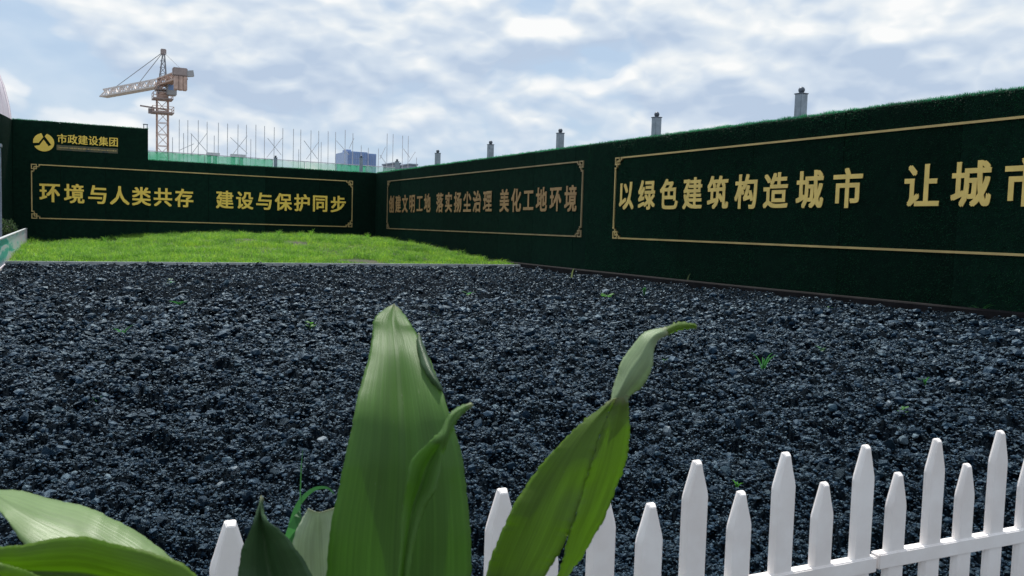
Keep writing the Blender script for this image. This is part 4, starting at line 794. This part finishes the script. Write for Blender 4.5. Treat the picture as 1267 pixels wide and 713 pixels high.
RB = [(755, 495, 763, 492, 763, 492, 776, 489), (737, 510, 756, 506, 756, 506, 778, 506), (716, 526, 748, 524, 748, 524, 779, 524), (694, 548, 739, 547, 739, 547, 778, 545), (675, 568, 731, 575, 731, 575, 774, 572), (654, 597, 723, 603, 723, 603, 764, 602),
      (637, 623, 714, 633, 714, 633, 750, 636), (624, 650, 704, 660, 704, 660, 734, 664), (614, 674, 693, 684, 699, 684, 722, 688), (605, 700, 680, 706, 692, 708, 706, 709), (600, 730, 662, 736, 680, 737, 690, 738), (598, 800, 640, 802, 646, 802, 654, 800), (594, 900, 606, 900, 607, 900, 612, 900)]
nR = len(RB); dd = lambda i: min(i, 4) * .0025
mid = lambda a, b, da, db, q: ((a[0] + b[0]) / 2, (a[1] + b[1]) / 2, (da + db) / 2 + q)
HA, HB = [], []
for i, (a0, a1, b0, b1, c0, c1, e0, e1) in enumerate(RB):
    k_ = 1 if i < nR - 2 else .3; dl, dm, dr = Q + .004 + dd(i) * .7 * k_, Q + .003 - dd(i) * .9 * k_, Q + .004 + dd(i) * 1.1 * k_
    HA.append((a0, a1, dl, *mid((a0, a1), (b0, b1), dl, dm, -.003 * k_), b0, b1, dm)); HB.append((c0, c1, dm, *mid((c0, c1), (e0, e1), dm, dr, -.002 * k_), e0, e1, dr))
leaf('leaf_half', HA, MT['leaf_bright'], pl, n=8, cols=6, bulge=0, jit=.0004, label='broad left half of the right hand backlit leaf'); leaf('leaf_half', HB, MT['leaf_bright'], pl, n=8, cols=5, bulge=0, jit=.0004, label='narrow right half of the backlit leaf, split from the other low down'); stalk(pl, at(605, 895, depth=Q + .013), base1, .0055)
# dark pointed leaf and the pale cut leaf behind it
K_ = .66
DL = [(323, 614, K_ + .01, 324, 615, K_ + .01, 325, 616, K_ + .01), (320, 624, K_ + .006, 323, 626, K_ + .004, 325, 628, K_ + .006), (316, 640, K_, 323, 643, K_ + .004, 332, 642, K_), (307, 662, K_ - .004, 326, 664, K_ + .008, 352, 662, K_ - .004), (299, 678, K_ - .006, 329, 682, K_ + .01, 366, 680, K_ - .008), (296, 698, K_ - .006, 332, 702, K_ + .012, 379, 699, K_ - .01),
      (295, 722, K_ - .004, 338, 726, K_ + .012, 391, 722, K_ - .01), (300, 780, K_, 350, 784, K_ + .012, 408, 780, K_ - .006), (340, 880, K_ + .01, 380, 884, K_ + .016, 420, 882, K_ + .008), (410, 1000, K_ + .02, 416, 1002, K_ + .022, 424, 1002, K_ + .02)]
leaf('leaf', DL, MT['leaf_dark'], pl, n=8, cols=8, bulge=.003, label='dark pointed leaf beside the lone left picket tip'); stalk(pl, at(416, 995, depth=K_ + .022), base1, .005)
W_ = .86
PL_ = [(381, 629, W_, 395, 634, W_ + .004, 414, 628, W_), (375, 640, W_, 396, 643, W_ + .004, 420, 640, W_ - .002), (367, 656, W_, 397, 660, W_ + .006, 425, 656, W_ - .004), (362, 680, W_, 398, 684, W_ + .006, 430, 680, W_ - .004), (362, 715, W_, 400, 718, W_ + .008, 435, 715, W_ - .004), (372, 780, W_, 406, 782, W_ + .008, 440, 780, W_), (425, 900, W_, 432, 902, W_, 440, 902, W_)]
leaf('leaf', PL_, MT['leaf_white'], pl, n=7, cols=7, bulge=.002, label='leaf coloured pale as if sunlit, with a cut off top, behind the tall leaf'); stalk(pl, at(432, 895, depth=W_), base1, .005)

# left plant
base2 = at(60, 1500, depth=.75); base2.z = -0.01
pl2 = empty('broadleaf_plant', base2, 'broad leaved plant at the lower left with two wide drooping leaves', 'plant', 'broad leaved plants before the fence'); U = .66
UL = [(-70, 590, U + .05 + .04, -70, 591, U + .05, -70, 592, U + .05), (-30, 596, U + .04 + .04, -32, 604, U + .045, -34, 610, U + .03), (0, 605, U + .03 + .04, -4, 613, U + .04, -6, 622, U + .02), (27, 608, U + .03 + .04, 20, 628, U + .03, 10, 645, U + .01), (66, 619, U + .03 + .04, 52, 645, U + .025, 30, 676, U), (96, 625, U + .025 + .04, 88, 660, U + .02, 60, 705, U - .01), (122, 632, U + .02 + .04, 118, 672, U + .015, 98, 726, U - .015), (150, 648, U + .01 + .04, 146, 692, U + .01, 130, 742, U - .02), (186, 671, U + .04, 176, 715, U, 160, 756, U - .02), (212, 692, U - .005 + .04, 205, 740, U - .005, 192, 775, U - .02), (240, 740, U - .01 + .04, 238, 780, U - .01, 225, 800, U - .02), (255, 800, U - .01 + .04, 254, 802, U - .01, 252, 805, U - .01)]
leaf('leaf', UL, MT['leaf_pale'], pl2, n=8, cols=9, bulge=.006, label='pale upper leaf at the lower left'); stalk(pl2, at(253, 800, depth=U - .01), base2, .005)
O_ = .56
LL = [(-90, 668, O_ + .03, -90, 672, O_ + .03, -90, 690, O_ + .03), (-40, 676, O_ + .02, -42, 692, O_ + .03, -44, 730, O_ + .01), (0, 675, O_ + .01, 0, 700, O_ + .02, -4, 745, O_), (28, 674, O_ + .008, 28, 706, O_ + .02, 24, 752, O_ - .01), (60, 668, O_ + .004, 62, 708, O_ + .018, 62, 758, O_ - .012), (98, 664, O_, 102, 710, O_ + .016, 106, 764, O_ - .014), (127, 667, O_, 134, 716, O_ + .014, 140, 770, O_ - .014), (160, 677, O_, 168, 726, O_ + .012, 176, 776, O_ - .012), (199, 688, O_, 206, 740, O_ + .01, 212, 790, O_ - .01), (230, 700, O_, 238, 756, O_ + .006, 240, 800, O_ - .005), (258, 735, O_, 264, 785, O_ + .004, 262, 820, O_), (290, 830, O_, 290, 836, O_, 288, 842, O_)]
leaf('leaf', LL, MT['leaf_bright'], pl2, n=8, cols=9, bulge=.006, label='deep green lower leaf rolling across the lower left corner'); stalk(pl2, at(289, 836, depth=O_), base2, .005)
G_ = .50
GL = [(-60, 690, G_, -60, 700, G_, -60, 715, G_), (-10, 697, G_, -12, 710, G_ + .006, -14, 730, G_), (18, 700, G_, 16, 716, G_ + .006, 10, 736, G_), (36, 706, G_, 34, 722, G_ + .005, 28, 742, G_), (52, 720, G_, 50, 732, G_, 46, 750, G_), (64, 760, G_, 64, 762, G_, 63, 764, G_)]
leaf('leaf', GL, MT['leaf_bright'], pl2, n=7, cols=6, bulge=.003, label='bright leaf edge in the very corner'); stalk(pl2, at(63.5, 760, depth=G_), base2, .004)

# ================================================================= WEEDS AND GRASS BLADES
def strip(mb, pts, w, up=(0, 0, 1)):
    pts = [Vector(p) for p in pts]; n = len(pts); vs = []
    for i, p in enumerate(pts):
        d = (pts[min(i + 1, n - 1)] - pts[max(i - 1, 0)]).normalized(); a = d.cross(Vector((0.47, .88, 0))).normalized(); ww = w * (1 - (i / (n - 1)) ** 2 * .9); vs += [p - a * ww / 2, p + a * ww / 2 + Vector((0, .0008, 0))]
    mb.add(vs, [(2 * i, 2 * i + 1, 2 * i + 3, 2 * i + 2) for i in range(n - 1)])
def bez(p0, p1, p2, n=8): return [Vector(p0) * (1 - t) ** 2 + Vector(p1) * 2 * t * (1 - t) + Vector(p2) * t * t for t in np.linspace(0, 1, n)]
# looping blade beside the pale leaf
p_ = [(352, 720), (357, 672), (362, 645), (371, 622), (388, 606), (405, 604), (414, 612)]
e = empty('grass_blade', at(352, 1150, depth=.9), 'glossy green grass blade looping over beside the pale leaf', 'grass blade'); m = MB(); pts = [at(u, v, depth=.90) for u, v in ((350, 1140), (351, 900), *p_)]
pp = cr_interp([tuple(p) for p in pts], 6); mm = MB(); strip(mm, pp[::1], .0075); mm.build('blade', MT['weed_teal'], e)
mm = MB(); strip(mm, [at(358, 672, depth=.895), at(363, 655, depth=.89), at(369, 640, depth=.893), at(371, 632, depth=.9)], .013); mm.build('sheath', MT['weed_teal'], e)
mm = MB(); strip(mm, [at(u, v, depth=.91) for u, v in ((371, 640), (372, 600), (373, 575), (375, 556))], .0012); mm.build('thin_stem', MT['weed_teal'], e)

def weed(u, v, hpx, wpx, kind, mt, label, base_dv=0):
    p = at(u, v, z=0.0); p.z = float(gravel_z(np.array(p.x), np.array(p.y))); k = p.length / F; h, w = hpx * k, wpx * k; o = empty('weed', p, label, 'weed', 'weeds sprouting in the gravel')
    vd = Vector((p.y, -p.x, 0)).normalized()
    if kind == 'tuft':
        for i in range(5):
            s = (i - 2) / 2 + random.uniform(-.2, .2); hh = h * random.uniform(.6, 1.0); m = MB(); strip(m, bez(p, p + vd * s * w * .12 + Vector((0, 0, hh * .8)), p + vd * s * w * .55 + Vector((0, random.uniform(-.3, .3) * w, hh * random.uniform(.7, 1)))), max(2.0 * k, .003)); m.build('blade', mt, o)
    elif kind == 'single':
        m = MB(); strip(m, bez(p, p + vd * w * .1 + Vector((0, 0, h * .8)), p + vd * w * .6 + Vector((0, 0, h))), max(2.0 * k, .003)); m.build('blade', mt, o)
    else:                                            # little broad-leaved seedling
        for i in range(7):
            a = i * 2.4; r = w * .5 * random.uniform(.5, 1); c = p + Vector((math.cos(a) * r, math.sin(a) * r, h * random.uniform(.25, 1))); d = Vector((math.cos(a), math.sin(a), .35)).normalized(); sd = d.cross(Vector((0, 0, 1))).normalized(); L = w * .34
            m = MB(); m.add([c - d * L, c - d * L * .2 + sd * L * .55, c + d * L * .6 + sd * L * .4, c + d * L, c + d * L * .6 - sd * L * .4, c - d * L * .2 - sd * L * .55, c + Vector((0, 0, L * .12))], [(0, 6, 1), (1, 6, 2), (2, 6, 3), (3, 6, 4), (4, 6, 5), (5, 6, 0)]); m.build('leaflet', mt, o)
        m = MB(); m.bar(p - Vector((0, 0, .01)), p + Vector((0, 0, h * .6)), max(k, .002), n=5); m.build('stem', mt, o)
W, WT, WD = MT['weed'], MT['weed_teal'], MT['weed_dry']
for a in ((384, 404, 8, 11, 's', W, 'bright seedling in the gravel left of the tall leaf tip'), (536, 388, 7, 11, 's', W, 'bright seedling just right of the tall leaf tip'), (578, 365, 11, 14, 's', WT, 'bluish green leafy weed near the grass kerb'),
          (707, 347, 12, 5, 'single', WD, 'single dry blade at the corner of grass kerb and wall kerb'), (751, 368, 6, 14, 's', W, 'flat green sprig below the gap between the slogans'), (797, 369, 13, 5, 'tuft', WT, 'thin upright sprig in the gravel below the long wall'),
          (850, 352, 13, 6, 'single', WD, 'pale leaning blade against the dark kerb, mid wall'), (1025, 384, 7, 6, 's', W, 'tiny seedling at the kerb under the right slogan'), (1212, 392, 17, 26, 'tuft', WT, 'grass tuft against the kerb near the right edge'),
          (944, 462, 32, 24, 'tuft', WT, 'tallest spindly grass weed in the open gravel'), (1143, 484, 13, 12, 'tuft', WT, 'small forked sprout in the gravel at right'), (1117, 526, 8, 10, 's', W, 'bright seedling just above the right picket tips'),
          (826, 462, 7, 11, 's', W, 'bright seedling right of the twisted leaf neck'), (911, 618, 10, 10, 'tuft', W, 'green sprout behind a short picket'), (152, 416, 16, 22, 'tuft', WT, 'faint green sprig at left of the gravel'), (222, 374, 6, 20, 'tuft', WT, 'low spreading sprig in the far gravel at left'),
          (211, 356, 9, 7, 's', WT, 'tiny sprout near the kerb at left'), (8, 622, 10, 24, 'tuft', WT, 'green sprig by the left edge above the pale leaf'), (1015, 442, 8, 9, 's', WT, 'dull seedling in the gravel left of the forked sprout'), (120, 505, 8, 10, 'tuft', WT, 'small dull sprout in the left gravel')):
    weed(*a[:4], {'s': 'seed'}.get(a[4], a[4]), a[5], a[6])
# taller stems rising over the lawn
for k, (u, v, h) in enumerate(((345, 290, .22), (385, 291, .26), (372, 293, .2), (455, 294, .2), (300, 292, .18), (580, 308, .2), (130, 298, .2))):
    p = at(u, v, y=27.5); p.z = float(grass_z(np.array(p.x), np.array(p.y))); lab = ['tall weed standing up from the lawn below the far slogan, left of its neighbour', 'tallest seed stalk on top of the lawn mound', 'short weed beside the tallest seed stalk', 'leafy weed on the mound near the wall corner', 'weed on the mound under the gap in the far slogan', 'weed at the right foot of the mound by the long wall', 'weed near the left end of the lawn'][k]
    o = empty('lawn_weed', p, lab, 'weed', 'tall weeds on the lawn')
    m = MB()
    for i in range(9): a = i * 2.4; strip(m, bez(p, p + Vector((math.cos(a) * .03, math.sin(a) * .03, h * 1.1)), p + Vector((math.cos(a) * .13, math.sin(a) * .13, h * random.uniform(.9, 1.6)))), .02)
    m.build('foliage', MT['grass'], o)
